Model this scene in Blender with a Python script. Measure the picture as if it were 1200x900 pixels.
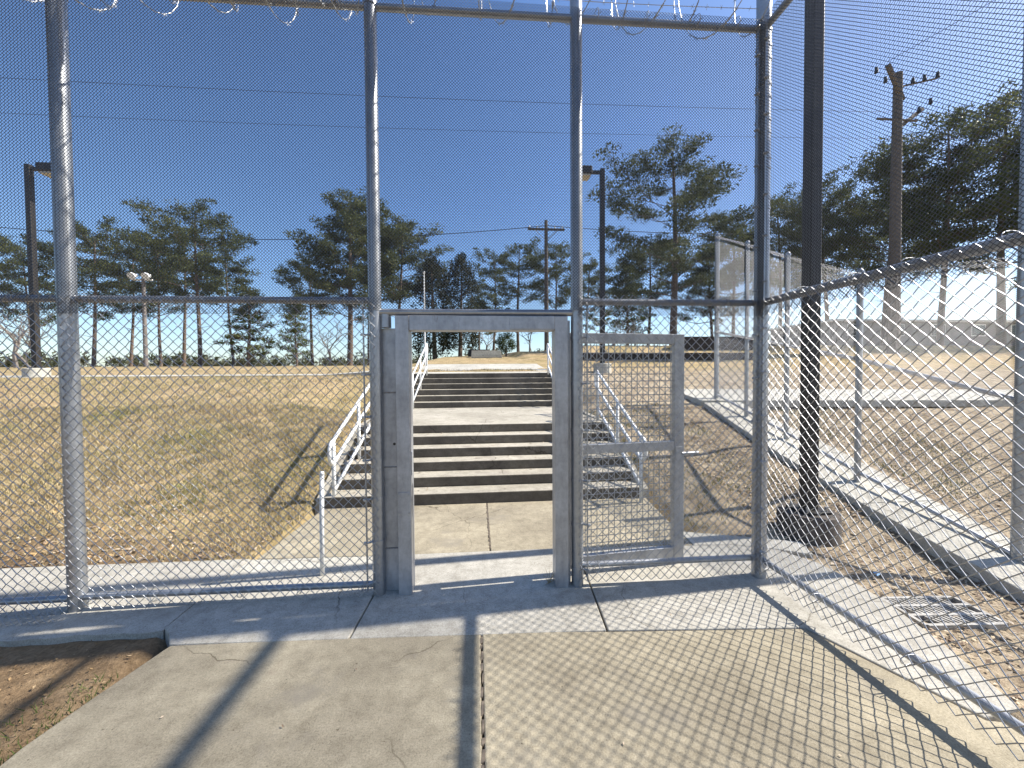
import bpy, math, random
import numpy as np
from math import sin, cos, pi, radians, sqrt, atan2
from mathutils import Vector

for o in list(bpy.data.objects):
    bpy.data.objects.remove(o, do_unlink=True)
scene = bpy.context.scene
COL = scene.collection
random.seed(7)
RNG = np.random.default_rng(11)

# ------------------------------------------------------------------ camera
CAM_H = 1.7
cam_d = bpy.data.cameras.new('camera')
cam = bpy.data.objects.new('camera', cam_d)
COL.objects.link(cam)
cam.location = (0, 0, CAM_H)
cam_d.sensor_width = 36.0
cam_d.lens = 36.0 * 460.0 / 1200.0
cam_d.clip_start = 0.05
cam_d.clip_end = 3000
cam.rotation_mode = 'XYZ'
from mathutils import Matrix
cam.rotation_euler = (Matrix.Rotation(radians(-5.0), 3, 'Z') @ Matrix.Rotation(radians(90 - 1.5), 3, 'X')
                      @ Matrix.Rotation(radians(-0.4), 3, 'Z')).to_euler('XYZ')
scene.camera = cam

# ------------------------------------------------------------------ sky, sun, exposure
SUN = Vector((1.053, 0.077, 1.0)).normalized()
SUN_EL = math.asin(SUN.z)
SUN_AZ = atan2(SUN.x, SUN.y)            # clockwise from +Y
world = bpy.data.worlds.new('World')
scene.world = world
world.use_nodes = True
wn = world.node_tree
wn.nodes.clear()
sky = wn.nodes.new('ShaderNodeTexSky')
sky.sky_type = 'NISHITA'
sky.sun_disc = False
sky.sun_elevation = SUN_EL
sky.sun_rotation = SUN_AZ
sky.altitude = 200
sky.air_density = 1.0
sky.dust_density = 1.0
sky.ozone_density = 3.5
bg = wn.nodes.new('ShaderNodeBackground')
bg.inputs['Strength'].default_value = 0.125
wo = wn.nodes.new('ShaderNodeOutputWorld')
hs = wn.nodes.new('ShaderNodeHueSaturation')
hs.inputs['Saturation'].default_value = 1.12
hs.inputs['Hue'].default_value = 0.504
wn.links.new(sky.outputs[0], hs.inputs['Color'])
wn.links.new(hs.outputs[0], bg.inputs['Color'])
wn.links.new(bg.outputs[0], wo.inputs['Surface'])
sun_d = bpy.data.lights.new('sun', 'SUN')
sun_d.energy = 5.0
sun_d.angle = radians(0.53)
sun_d.color = (1.0, 0.95, 0.87)
sun = bpy.data.objects.new('sun', sun_d)
COL.objects.link(sun)
sun.location = (20, 2, 20)
sun.rotation_euler = SUN.to_track_quat('Z', 'Y').to_euler()
scene.view_settings.view_transform = 'Standard'
scene.view_settings.look = 'None'
scene.view_settings.gamma = 1.0
scene.view_settings.exposure = 0.78
scene.view_settings.use_curve_mapping = False

# ------------------------------------------------------------------ materials
def new_mat(name):
    m = bpy.data.materials.new(name)
    m.use_nodes = True
    nt = m.node_tree
    b = nt.nodes['Principled BSDF']
    return m, nt, b

def N(nt, t, **kw):
    n = nt.nodes.new(t)
    for k, v in kw.items():
        if k in n.inputs.keys():
            n.inputs[k].default_value = v
        else:
            setattr(n, k, v)
    return n

def coords(nt):
    return N(nt, 'ShaderNodeTexCoord').outputs['Object']

def noise(nt, vec, scale, detail=4, rough=0.55):
    n = N(nt, 'ShaderNodeTexNoise')
    n.inputs['Scale'].default_value = scale
    n.inputs['Detail'].default_value = detail
    n.inputs['Roughness'].default_value = rough
    nt.links.new(vec, n.inputs['Vector'])
    return n.outputs['Fac']

def ramp(nt, fac, stops):
    r = N(nt, 'ShaderNodeValToRGB')
    el = r.color_ramp.elements
    while len(el) > 1:
        el.remove(el[-1])
    el[0].position = stops[0][0]
    el[0].color = (*stops[0][1], 1)
    for p, c in stops[1:]:
        e = el.new(p)
        e.color = (*c, 1)
    nt.links.new(fac, r.inputs['Fac'])
    return r.outputs['Color']

def mix(nt, fac, a, b, mode='MIX'):
    m = N(nt, 'ShaderNodeMix', data_type='RGBA', blend_type=mode)
    for sock, v in ((m.inputs[0], fac), (m.inputs[6], a), (m.inputs[7], b)):
        if hasattr(v, 'is_output') or isinstance(v, bpy.types.NodeSocket):
            nt.links.new(v, sock)
        elif isinstance(v, (int, float)):
            sock.default_value = v
        else:
            sock.default_value = (*v, 1)
    return m.outputs[2]

def bump(nt, b, height, strength=0.3, dist=0.01):
    bn = N(nt, 'ShaderNodeBump')
    bn.inputs['Strength'].default_value = strength
    bn.inputs['Distance'].default_value = dist
    nt.links.new(height, bn.inputs['Height'])
    nt.links.new(bn.outputs[0], b.inputs['Normal'])

def mat_concrete(name, c_dark, c_mid, c_light, stain=None, rough=0.9, bumps=0.5, rust=None):
    m, nt, b = new_mat(name)
    co = N(nt, 'ShaderNodeTexCoord').outputs['Object']
    big = noise(nt, co, 0.9, 5, 0.6)
    med = noise(nt, co, 9.0, 6, 0.75)
    fine = noise(nt, co, 110.0, 4, 0.75)
    pit = noise(nt, co, 46.0, 2, 0.5)
    base = ramp(nt, big, [(0.3, c_dark), (0.5, c_mid), (0.72, c_light)])
    sp = ramp(nt, med, [(0.3, (0.6, 0.59, 0.57)), (0.5, (0.9, 0.9, 0.89)), (0.66, (1.1, 1.1, 1.1))])
    base = mix(nt, 0.8, base, sp, 'MULTIPLY')
    pt = ramp(nt, pit, [(0.24, (0.35, 0.33, 0.3)), (0.3, (1, 1, 1))])
    base = mix(nt, 0.8, base, pt, 'MULTIPLY')
    gr = ramp(nt, fine, [(0.3, (0.5, 0.48, 0.45)), (0.5, (0.95, 0.95, 0.94)), (0.64, (1.15, 1.15, 1.14))])
    base = mix(nt, 0.75, base, gr, 'MULTIPLY')
    if stain:
        st = noise(nt, co, 1.7, 6, 0.65)
        sm = ramp(nt, st, [(0.56, (0, 0, 0)), (0.72, (1, 1, 1))])
        base = mix(nt, sm, base, stain)
    vo = N(nt, 'ShaderNodeTexVoronoi', feature='DISTANCE_TO_EDGE')
    vo.inputs['Scale'].default_value = 0.75
    wob = N(nt, 'ShaderNodeMix', data_type='VECTOR')
    nv = N(nt, 'ShaderNodeTexNoise')
    nv.inputs['Scale'].default_value = 5.0
    nv.inputs['Detail'].default_value = 5
    nt.links.new(co, nv.inputs['Vector'])
    wob.inputs[0].default_value = 0.12
    nt.links.new(co, wob.inputs[4])
    nt.links.new(nv.outputs['Color'], wob.inputs[5])
    nt.links.new(wob.outputs[1], vo.inputs['Vector'])
    ck = ramp(nt, vo.outputs['Distance'], [(0.0, (0.25, 0.22, 0.19)), (0.0035, (1, 1, 1))])
    cmask = ramp(nt, noise(nt, co, 0.8, 2, 0.5), [(0.46, (0, 0, 0)), (0.54, (0.85, 0.85, 0.85))])
    base = mix(nt, cmask, base, mix(nt, 1.0, base, ck, 'MULTIPLY'))
    if rust:
        ru = noise(nt, co, 1.1, 5, 0.6)
        rm = ramp(nt, ru, [(0.64, (0, 0, 0)), (0.76, (0.7, 0.7, 0.7))])
        base = mix(nt, rm, base, rust)
    nt.links.new(base, b.inputs['Base Color'])
    b.inputs['Roughness'].default_value = rough
    b.inputs['Specular IOR Level'].default_value = 0.25
    bump(nt, b, fine, bumps, 0.004)
    return m

def mat_metal(name, c1, c2, metallic=0.85, rough=0.42, scale=9.0, rvar=0.1):
    m, nt, b = new_mat(name)
    co = coords(nt)
    n1 = noise(nt, co, scale, 5, 0.65)
    n2 = noise(nt, co, scale * 7, 3, 0.6)
    base = ramp(nt, n1, [(0.3, c1), (0.68, c2)])
    d = ramp(nt, n2, [(0.3, (0.78, 0.78, 0.78)), (0.6, (1, 1, 1))])
    base = mix(nt, 0.6, base, d, 'MULTIPLY')
    nt.links.new(base, b.inputs['Base Color'])
    b.inputs['Metallic'].default_value = metallic
    mr = N(nt, 'ShaderNodeMapRange')
    mr.inputs['To Min'].default_value = rough - rvar
    mr.inputs['To Max'].default_value = rough + rvar
    nt.links.new(n1, mr.inputs['Value'])
    nt.links.new(mr.outputs[0], b.inputs['Roughness'])
    bump(nt, b, n2, 0.12, 0.002)
    return m

def mat_plate(name, c1, c2, metallic, rough):
    m = mat_metal(name, c1, c2, metallic, rough, 4.0)
    nt = m.node_tree
    b = nt.nodes['Principled BSDF']
    src = b.inputs['Base Color'].links[0].from_socket
    mp = N(nt, 'ShaderNodeMapping')
    mp.inputs['Scale'].default_value = (7, 7, 1.6)
    nt.links.new(coords(nt), mp.inputs['Vector'])
    st_ = noise(nt, mp.outputs[0], 2.2, 6, 0.7)
    c = mix(nt, 0.75, src, ramp(nt, st_, [(0.32, (0.75, 0.75, 0.76)), (0.5, (0.97, 0.97, 0.97)), (0.68, (1.12, 1.12, 1.12))]), 'MULTIPLY')
    ru = noise(nt, mp.outputs[0], 3.7, 5, 0.7)
    c = mix(nt, ramp(nt, ru, [(0.63, (0, 0, 0)), (0.76, (0.55, 0.55, 0.55))]), c, (0.16, 0.1, 0.065))
    nt.links.new(c, b.inputs['Base Color'])
    return m

def mat_simple(name, c1, c2, rough=0.7, scale=6.0, metallic=0.0, bumps=0.2):
    m, nt, b = new_mat(name)
    co = coords(nt)
    n1 = noise(nt, co, scale, 6, 0.65)
    nt.links.new(ramp(nt, n1, [(0.3, c1), (0.7, c2)]), b.inputs['Base Color'])
    b.inputs['Roughness'].default_value = rough
    b.inputs['Metallic'].default_value = metallic
    if bumps:
        bump(nt, b, n1, bumps, 0.01)
    return m

def mat_attr(name, rough=0.85, trans=0.0):
    m, nt, b = new_mat(name)
    a = N(nt, 'ShaderNodeVertexColor', layer_name='tint')
    nt.links.new(a.outputs['Color'], b.inputs['Base Color'])
    b.inputs['Roughness'].default_value = rough
    b.inputs['Specular IOR Level'].default_value = 0.2
    if trans:
        tr = N(nt, 'ShaderNodeBsdfTranslucent')
        nt.links.new(a.outputs['Color'], tr.inputs['Color'])
        ms = N(nt, 'ShaderNodeMixShader')
        ms.inputs[0].default_value = trans
        out = nt.nodes['Material Output']
        nt.links.new(b.outputs[0], ms.inputs[1])
        nt.links.new(tr.outputs[0], ms.inputs[2])
        nt.links.new(ms.outputs[0], out.inputs['Surface'])
    return m

M = {}
M['old'] = mat_concrete('old_concrete', (0.26, 0.222, 0.16), (0.37, 0.32, 0.23), (0.49, 0.425, 0.305), stain=(0.25, 0.22, 0.17), rust=(0.3, 0.19, 0.15))
M['new'] = mat_concrete('new_concrete', (0.37, 0.345, 0.295), (0.46, 0.43, 0.37), (0.54, 0.505, 0.435), bumps=0.3)
M['walk'] = mat_concrete('walk_concrete', (0.42, 0.39, 0.33), (0.52, 0.49, 0.42), (0.6, 0.57, 0.49), bumps=0.3)
M['stair'] = mat_concrete('stair_concrete', (0.33, 0.295, 0.235), (0.45, 0.41, 0.33), (0.55, 0.5, 0.41), stain=(0.28, 0.245, 0.2))
M['darkcon'] = mat_concrete('shade_dark_footing', (0.07, 0.06, 0.05), (0.12, 0.1, 0.085), (0.2, 0.17, 0.14))  # footing's shaded look put into the colour: concrete darkened all over
M['riser'] = mat_concrete('dark_riser', (0.1, 0.088, 0.072), (0.15, 0.13, 0.107), (0.21, 0.185, 0.15), stain=(0.07, 0.06, 0.05))  # darker concrete, used only on the front faces of the steps
M['galv'] = mat_metal('galvanised_pipe', (0.34, 0.35, 0.365), (0.45, 0.46, 0.47), 0.8, 0.4, 6.0, 0.07)
M['frame'] = mat_plate('galvanised_plate', (0.33, 0.335, 0.345), (0.5, 0.505, 0.515), 0.5, 0.42)
M['wire'] = mat_metal('galvanised_wire', (0.36, 0.365, 0.37), (0.48, 0.485, 0.49), 0.95, 0.45, 20, 0.04)
M['fine'] = mat_metal('fine_mesh_wire', (0.09, 0.092, 0.1), (0.15, 0.153, 0.16), 0.6, 0.42, 20)
M['razor'] = mat_metal('razor_tape', (0.45, 0.46, 0.47), (0.6, 0.61, 0.62), 0.9, 0.4, 12)
M['white'] = mat_simple('white_paint', (0.62, 0.62, 0.6), (0.82, 0.82, 0.8), 0.5, 14, 0.0, 0.05)
_nt = M['white'].node_tree
_b = _nt.nodes['Principled BSDF']
_src = _b.inputs['Base Color'].links[0].from_socket
_ch = noise(_nt, coords(_nt), 26, 5, 0.7)
_nt.links.new(mix(_nt, ramp(_nt, _ch, [(0.64, (0, 0, 0)), (0.68, (0.9, 0.9, 0.9))]), _src, (0.22, 0.14, 0.09)), _b.inputs['Base Color'])
M['bronze'] = mat_simple('dark_bronze_paint', (0.022, 0.019, 0.017), (0.04, 0.035, 0.03), 0.5, 8, 0.2, 0.05)
M['lens'] = mat_simple('lamp_lens', (0.35, 0.33, 0.28), (0.5, 0.47, 0.4), 0.3, 5)
M['wood'] = mat_simple('weathered_pole_wood', (0.09, 0.075, 0.06), (0.17, 0.14, 0.115), 0.9, 5)
M['tie'] = mat_simple('dark_timber', (0.025, 0.021, 0.018), (0.06, 0.05, 0.042), 0.9, 4)
M['cable'] = mat_simple('black_cable', (0.02, 0.02, 0.022), (0.03, 0.03, 0.032), 0.6, 5)
M['bark'] = mat_simple('pine_bark', (0.085, 0.06, 0.045), (0.2, 0.15, 0.115), 0.95, 3, 0, 0.6)
M['greybark'] = mat_simple('grey_bark', (0.14, 0.12, 0.105), (0.25, 0.22, 0.195), 0.95, 3, 0, 0.4)
M['leaf'] = mat_attr('needle_foliage', 0.6, 0.35)
M['grass'] = mat_attr('dry_grass', 0.9, 0.2)
M['litter'] = mat_attr('leaf_litter', 0.85, 0.1)
M['grate'] = mat_metal('pale_steel_grate', (0.24, 0.22, 0.19), (0.5, 0.48, 0.44), 0.3, 0.6, 14)
M['wall'] = mat_simple('grey_block_wall', (0.2, 0.2, 0.2), (0.28, 0.275, 0.27), 0.9, 2)
M['trim'] = mat_simple('pale_trim', (0.7, 0.7, 0.68), (0.8, 0.8, 0.78), 0.6, 2)
M['glass'] = mat_simple('dark_glass', (0.03, 0.035, 0.04), (0.05, 0.055, 0.06), 0.15, 2, 0, 0)
M['plastic'] = mat_simple('blue_scrap', (0.2, 0.38, 0.6), (0.3, 0.5, 0.7), 0.5, 20)
M['drystem'] = mat_simple('dry_stem', (0.3, 0.22, 0.12), (0.42, 0.32, 0.19), 0.9, 20)
M['weld'] = mat_metal('weld_metal', (0.2, 0.17, 0.15), (0.4, 0.39, 0.38), 0.7, 0.45, 60)
M['crack'] = mat_simple('joint_filler', (0.1, 0.08, 0.06), (0.2, 0.16, 0.12), 0.95, 30)

# ------------------------------------------------------------------ mesh helpers
class MB:
    def __init__(self):
        self.v = []
        self.f = []
    def box(self, x0, x1, y0, y1, z0, z1):
        b = len(self.v)
        self.v += [(x0, y0, z0), (x1, y0, z0), (x1, y1, z0), (x0, y1, z0), (x0, y0, z1), (x1, y0, z1), (x1, y1, z1), (x0, y1, z1)]
        self.f += [[b + i for i in q] for q in ((0, 3, 2, 1), (4, 5, 6, 7), (0, 1, 5, 4), (1, 2, 6, 5), (2, 3, 7, 6), (3, 0, 4, 7))]
        return self
    def tube(self, pts, r, n=8, cap=True):
        pts = [Vector(p) for p in pts]
        k = len(pts)
        rs = r if isinstance(r, (list, tuple)) else [r] * k
        base = len(self.v)
        up = None
        for i, p in enumerate(pts):
            if i == 0:
                t = pts[1] - p
            elif i == k - 1:
                t = p - pts[i - 1]
            else:
                t = (pts[i + 1] - p).normalized() + (p - pts[i - 1]).normalized()
            t.normalize()
            if up is None:
                up = Vector((0, 0, 1)) if abs(t.z) < 0.9 else Vector((1, 0, 0))
            a = t.cross(up)
            if a.length < 1e-5:
                a = t.orthogonal()
            a.normalize()
            bb = a.cross(t).normalized()
            up = bb
            for j in range(n):
                an = 2 * pi * j / n
                q = p + (a * cos(an) + bb * sin(an)) * rs[i]
                self.v.append(tuple(q))
        for i in range(k - 1):
            for j in range(n):
                a0 = base + i * n + j
                a1 = base + i * n + (j + 1) % n
                self.f.append([a0, a1, a1 + n, a0 + n])
        if cap:
            self.f.append([base + j for j in range(n)][::-1])
            self.f.append([base + (k - 1) * n + j for j in range(n)])
        return self
    def prism(self, poly, z0, z1):
        b = len(self.v)
        n = len(poly)
        zb = z0 if hasattr(z0, '__len__') else [z0] * n
        zt = z1 if hasattr(z1, '__len__') else [z1] * n
        self.v += [(p[0], p[1], zb[i]) for i, p in enumerate(poly)] + [(p[0], p[1], zt[i]) for i, p in enumerate(poly)]
        self.f.append([b + i for i in range(n)][::-1])
        self.f.append([b + n + i for i in range(n)])
        for i in range(n):
            j = (i + 1) % n
            self.f.append([b + i, b + j, b + n + j, b + n + i])
        return self

def link(name, me, mat, parent=None, smooth=False):
    if mat is not None and len(me.materials) == 0:
        me.materials.append(M[mat] if isinstance(mat, str) else mat)
    if smooth:
        me.polygons.foreach_set('use_smooth', [True] * len(me.polygons))
    o = bpy.data.objects.new(name, me)
    COL.objects.link(o)
    if parent is not None:
        o.parent = parent
    return o

def mk(name, mb, mat, parent=None, smooth=False, bevel=0.0, segs=2):
    me = bpy.data.meshes.new(name)
    me.from_pydata(mb.v, [], mb.f)
    me.update()
    if smooth == 'auto':
        me.polygons.foreach_set('use_smooth', [True] * len(me.polygons))
        try:
            me.set_sharp_from_angle(angle=radians(40))
        except Exception:
            pass
        smooth = False
    o = link(name, me, mat, parent, smooth)
    if bevel:
        md = o.modifiers.new('bevel', 'BEVEL')
        md.width = bevel
        md.segments = segs
        md.limit_method = 'ANGLE'
    return o

def np_mesh(name, V, Fq, k, smooth=False):
    me = bpy.data.meshes.new(name)
    V = np.asarray(V, np.float32)
    Fq = np.asarray(Fq, np.int32).reshape(-1, k)
    me.vertices.add(len(V))
    me.vertices.foreach_set('co', V.ravel())
    me.loops.add(Fq.size)
    me.loops.foreach_set('vertex_index', Fq.ravel())
    me.polygons.add(len(Fq))
    me.polygons.foreach_set('loop_start', np.arange(len(Fq), dtype=np.int32) * k)
    me.polygons.foreach_set('loop_total', np.full(len(Fq), k, np.int32))
    if smooth:
        me.polygons.foreach_set('use_smooth', np.ones(len(Fq), bool))
    me.update(calc_edges=True)
    me.validate()
    return me

def tint(me, cols):
    a = me.color_attributes.new('tint', 'FLOAT_COLOR', 'POINT')
    c = np.ones((len(me.vertices), 4), np.float32)
    c[:, :3] = cols
    a.data.foreach_set('color', c.ravel())

def tag(o, label=None, cat=None, group=None, kind=None):
    if label: o['label'] = label
    if cat: o['category'] = cat
    if group: o['group'] = group
    if kind: o['kind'] = kind
    return o

def thing(name, loc=(0, 0, 0), rz=0.0, label=None, cat=None, group=None, kind=None):
    o = bpy.data.objects.new(name, None)
    COL.objects.link(o)
    o.empty_display_size = 0.2
    o.location = loc
    o.rotation_euler = (0, 0, rz)
    return tag(o, label, cat, group, kind)

def ss(a, b, x):
    t = np.clip((np.asarray(x, float) - a) / (b - a), 0, 1)
    return t * t * (3 - 2 * t)

# ------------------------------------------------------------------ terrain
RISER_Y = [5.16, 5.48, 5.81, 6.13, 6.45, 6.79]
RZ = 0.1385
LAND_Z = 6 * RZ
UP_Y = [10.2 + 0.33 * i for i in range(6)]
UP_RZ = 0.149
TOP_Z = LAND_Z + 6 * UP_RZ

def stair_profile(y):
    return np.interp(y, [5.0, 5.16, 6.79, 10.2, 11.85, 12.0, 16, 30, 45, 70, 130, 600],
                     [0.0, 0.05, LAND_Z, LAND_Z, TOP_Z, TOP_Z + .02, 2.12, 3.0, 3.75, 4.3, 4.6, 5.0])

def snoise(x, y):
    return (np.sin(x * 1.7 + 0.6 * np.sin(y * 1.3)) * np.cos(y * 1.9 + 0.7 * np.sin(x * 0.8)) * 0.6
            + np.sin(x * 4.1 + y * 2.3) * 0.25 + np.sin(y * 5.3 - x * 3.1) * 0.2)

def terrain(x, y):
    x = np.asarray(x, float); y = np.asarray(y, float)
    left = np.interp(y, [-5, 3.8, 4.3, 11.0, 12.2, 14, 20, 30, 45, 70, 130, 600],
                     [-0.1, -0.03, 0.03, 1.5, 1.64, 1.7, 1.95, 2.35, 2.75, 3.0, 3.1, 3.2])
    mid = stair_profile(y)
    right = np.interp(y, [-5, 2.9, 4.0, 8.0, 8.32, 8.5, 9.6, 10.6, 14, 19.1, 19.3, 22.1, 22.4, 30, 45, 70, 600],
                      [-0.2, -0.16, 0.02, 0.86, 0.78, 0.8, 1.12, 1.36, 1.85, 2.25, 2.6, 2.85, 3.3, 3.6, 4.1, 4.4, 4.6])
    nearbank = np.interp(y, [-5, 3.8, 4.4, 8.5, 11, 14, 19, 30, 45, 70, 600], [-0.07, -0.04, 0.04, 1.0, 1.45, 1.85, 2.3, 3.4, 4.0, 4.4, 4.6])
    wl = 1 - ss(-4.6, -2.2, x)
    z = left * wl + mid * (1 - wl)
    wb = ss(2.3, 3.2, x)
    z = z * (1 - wb) + nearbank * wb
    zpath = np.interp(y, [-5, 2.0, 3.13, 4.58, 8.5], [-0.14, -0.14, -0.1, 0.33, 1.07]) - 0.09
    wp = ss(3.3, 4.35, x) * ss(9.0, 8.2, y)
    z = z * (1 - wp) + zpath * wp
    wr = ss(5.3, 6.2, x)
    z = z * (1 - wr) + right * wr
    # the stair corridor and the slabs lie above the soil
    corr = (x > -2.1) & (x < 2.32) & (y > 3.4) & (y < 12.2)
    z = np.where(corr, np.minimum(z, mid - 0.2), z)
    yard = (y < 4.05)
    z = np.where(yard & (x > -2.1) & (x < 2.6), -0.14, z)
    # soil beside the left walk lies low
    zl = -0.058 + 0.025 * ss(2.6, 1.4, y)
    z = np.where((x <= -2.1) & (y < 3.5), zl, z)
    z = np.where((x <= -2.0) & (y > 2.95) & (y < 3.8), np.minimum(z, -0.13), z)
    bumpy = 0.012 * snoise(x * 1.3, y * 1.3)
    z = z + np.where(y < 16, bumpy, bumpy * 3)
    far = ss(60, 140, np.hypot(x, y))
    z = z + far * 0.4 * np.sin(x * 0.013 + 1) * np.sin(y * 0.011)
    return z

def tz(x, y):
    return float(terrain(x, y))

def axis(segs):
    out = []
    for a, b, st in segs:
        out += list(np.arange(a, b - 1e-6, st))
    out.append(segs[-1][1])
    return np.array(out)
XS = axis([(-600, -120, 40), (-120, -40, 8), (-40, -14, 1.5), (-14, -6, 0.3), (-6, 8, 0.12), (8, 16, 0.35), (16, 40, 1.5), (40, 120, 8), (120, 600, 40)])
YS = axis([(-300, -60, 40), (-60, -8, 5), (-8, 0, 0.5), (0, 10, 0.12), (10, 14, 0.2), (14, 30, 0.5), (30, 60, 2.5), (60, 140, 8), (140, 700, 40)])
gx, gy = np.meshgrid(XS, YS)
gz = terrain(gx, gy)
V = np.stack([gx.ravel(), gy.ravel(), gz.ravel()], 1)
nx, ny = len(XS), len(YS)
idx = np.arange(nx * ny).reshape(ny, nx)
Fq = np.stack([idx[:-1, :-1], idx[:-1, 1:], idx[1:, 1:], idx[1:, :-1]], -1).reshape(-1, 4)
gme = np_mesh('ground', V, Fq, 4, True)
# cover: r = bare soil, g = leaf litter, else dry lawn
cx, cy = V[:, 0], V[:, 1]
n1 = snoise(cx * 1.1 + 3, cy * 1.1)
soil = np.clip(ss(5.0, 3.9, cy + 0.5 * n1) * ss(-2.0, -3.4, cx + 0.3 * n1) + ((cx < -2) & (cy < 3.6)), 0, 1)
litter = np.clip(ss(2.0, 2.6, cx) * ss(15, 12, cy), 0, 1)
tint(gme, np.stack([soil, litter, np.zeros_like(soil)], 1))

def mat_ground():
    m, nt, b = new_mat('ground_cover')
    co = coords(nt)
    at = N(nt, 'ShaderNodeVertexColor', layer_name='tint')
    sp = N(nt, 'ShaderNodeSeparateColor')
    nt.links.new(at.outputs['Color'], sp.inputs[0])
    big = noise(nt, co, 0.55, 5, 0.6)
    med = noise(nt, co, 3.2, 6, 0.7)
    fine = noise(nt, co, 38, 4, 0.75)
    lawn = ramp(nt, big, [(0.3, (0.42, 0.3, 0.165)), (0.46, (0.5, 0.385, 0.225)), (0.6, (0.37, 0.295, 0.15)), (0.75, (0.47, 0.355, 0.2))])
    l2 = ramp(nt, med, [(0.3, (0.45, 0.42, 0.36)), (0.5, (0.9, 0.88, 0.84)), (0.68, (1.18, 1.14, 1.06))])
    lawn = mix(nt, 0.8, lawn, l2, 'MULTIPLY')
    soil_c = ramp(nt, med, [(0.28, (0.15, 0.1, 0.06)), (0.5, (0.27, 0.185, 0.105)), (0.72, (0.38, 0.28, 0.17))])
    lit_c = ramp(nt, med, [(0.25, (0.13, 0.1, 0.07)), (0.42, (0.3, 0.235, 0.16)), (0.56, (0.46, 0.375, 0.26)), (0.8, (0.56, 0.465, 0.33))])
    c = mix(nt, sp.outputs[0], lawn, soil_c)
    c = mix(nt, sp.outputs[1], c, lit_c)
    g = ramp(nt, fine, [(0.3, (0.5, 0.48, 0.45)), (0.65, (1.1, 1.1, 1.1))])
    c = mix(nt, 0.8, c, g, 'MULTIPLY')
    nt.links.new(c, b.inputs['Base Color'])
    b.inputs['Roughness'].default_value = 0.95
    b.inputs['Specular IOR Level'].default_value = 0.1
    bump(nt, b, fine, 0.7, 0.03)
    return m
ground = link('ground', gme, mat_ground())
tag(ground, kind='structure')

# ------------------------------------------------------------------ pavement
pave = thing('pavement', (0, 0, 0), kind='structure')
def slab(poly, z1, mat, th=0.12, bev=0.008, z0=None):
    mb = MB().prism(poly, (z1 if not hasattr(z1, '__len__') else min(z1)) - th if z0 is None else z0, z1)
    return mk('slab', mb, mat, pave, bevel=bev)
g = 0.006
# old slabs in the yard, joint along x = 0.01
slab([(-2.14, -3.0), (0.01 - g, -3.0), (0.01 - g, -0.2 - g), (-2.14, -0.2 - g)], 0.0, 'old')
slab([(0.01 + g, -3.0), (2.5, -3.0), (2.5, -0.2 - g), (0.01 + g, -0.2 - g)], 0.0, 'old')
slab([(-2.13, -0.2), (0.01 - g, -0.2), (0.01 - g, 2.56), (-1.95, 2.615), (-2.05, 2.2), (-2.1, 1.95)], 0.0, 'old')
slab([(0.01 + g, -0.2), (2.62, -0.2), (2.62, 1.62), (2.45, 1.66), (2.14, 2.38), (0.84, 2.478), (0.01 + g, 2.555)], 0.0, 'old')
# new apron
slab([(-1.96, 2.622), (-0.845, 2.566), (-0.80, 3.44), (-2.118, 3.44), (-2.118, 2.8), (-2.05, 2.74)], 0.003, 'new')
slab([(-0.835, 2.566), (0.832, 2.486), (0.885, 3.1), (0.93, 3.72), (-0.79, 3.74), (-0.79, 3.445)], 0.003, 'new')
slab([(0.845, 2.486), (2.15, 2.386), (2.46, 1.67), (2.7, 1.70), (2.79, 1.92), (2.9, 2.25), (2.985, 2.6), (3.02, 2.95), (3.0, 3.2), (2.84, 3.48), (2.5, 3.62), (0.94, 3.72), (0.895, 3.1)], 0.003, 'new')
# old pad behind the gate
slab([(-2.06, 3.80), (-0.80, 3.748), (0.105 - g, 3.735), (0.105 - g, 5.155), (-1.98, 5.155)], -0.004, 'old')
slab([(0.105 + g, 3.735), (0.93, 3.728), (2.1, 3.66), (2.27, 5.155), (0.105 + g, 5.155)], -0.004, 'old')
slab([(2.11, 3.66), (2.5, 3.63), (2.84, 3.5), (3.1, 3.35), (3.2, 3.62), (2.84, 3.76), (2.5, 3.88), (2.14, 4.0)], 0.0, 'walk')
slab([(-2.118, 3.448), (-0.8, 3.448), (-0.8, 3.74), (-2.118, 3.79)], -0.002, 'walk')
# left walk, dipping under the fence to the left: two slabs
def left_walk(x0, x1):
    nxs, nys = 24, 12
    vs, fs = [], []
    for i in range(nxs + 1):
        x = x0 + (x1 - x0) * i / nxs
        f = float(ss(-2.1, -4.2, x))
        ya = 2.79 + 0.05 * f + 0.008 * sin(x * 9) + 0.006 * sin(x * 23)
        for j in range(nys + 1):
            y = ya + (3.8 + 0.03 * f - ya) * j / nys
            z = 0.0 - 0.035 * f * float(ss(3.62, 2.85, y))
            if j == 0: z -= 0.012
            vs.append((x, y, z))
    for i in range(nxs):
        for j in range(nys):
            a = i * (nys + 1) + j
            fs.append([a, a + nys + 1, a + nys + 2, a + 1])
    n0 = len(vs)
    rim = [i * (nys + 1) for i in range(nxs + 1)] + [nxs * (nys + 1) + j for j in range(1, nys + 1)] + \
          [i * (nys + 1) + nys for i in range(nxs - 1, -1, -1)] + [j for j in range(nys - 1, 0, -1)]
    for r in rim:
        vs.append((vs[r][0], vs[r][1], vs[r][2] - 0.12))
    for k in range(len(rim)):
        k2 = (k + 1) % len(rim)
        fs.append([rim[k2], rim[k], n0 + k, n0 + k2])
    mb = MB(); mb.v = vs; mb.f = fs
    mk('slab', mb, 'new', pave, smooth='auto')
left_walk(-3.55, -2.125)
left_walk(-5.6, -3.562)
left_walk(-8.6, -5.612)
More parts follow.
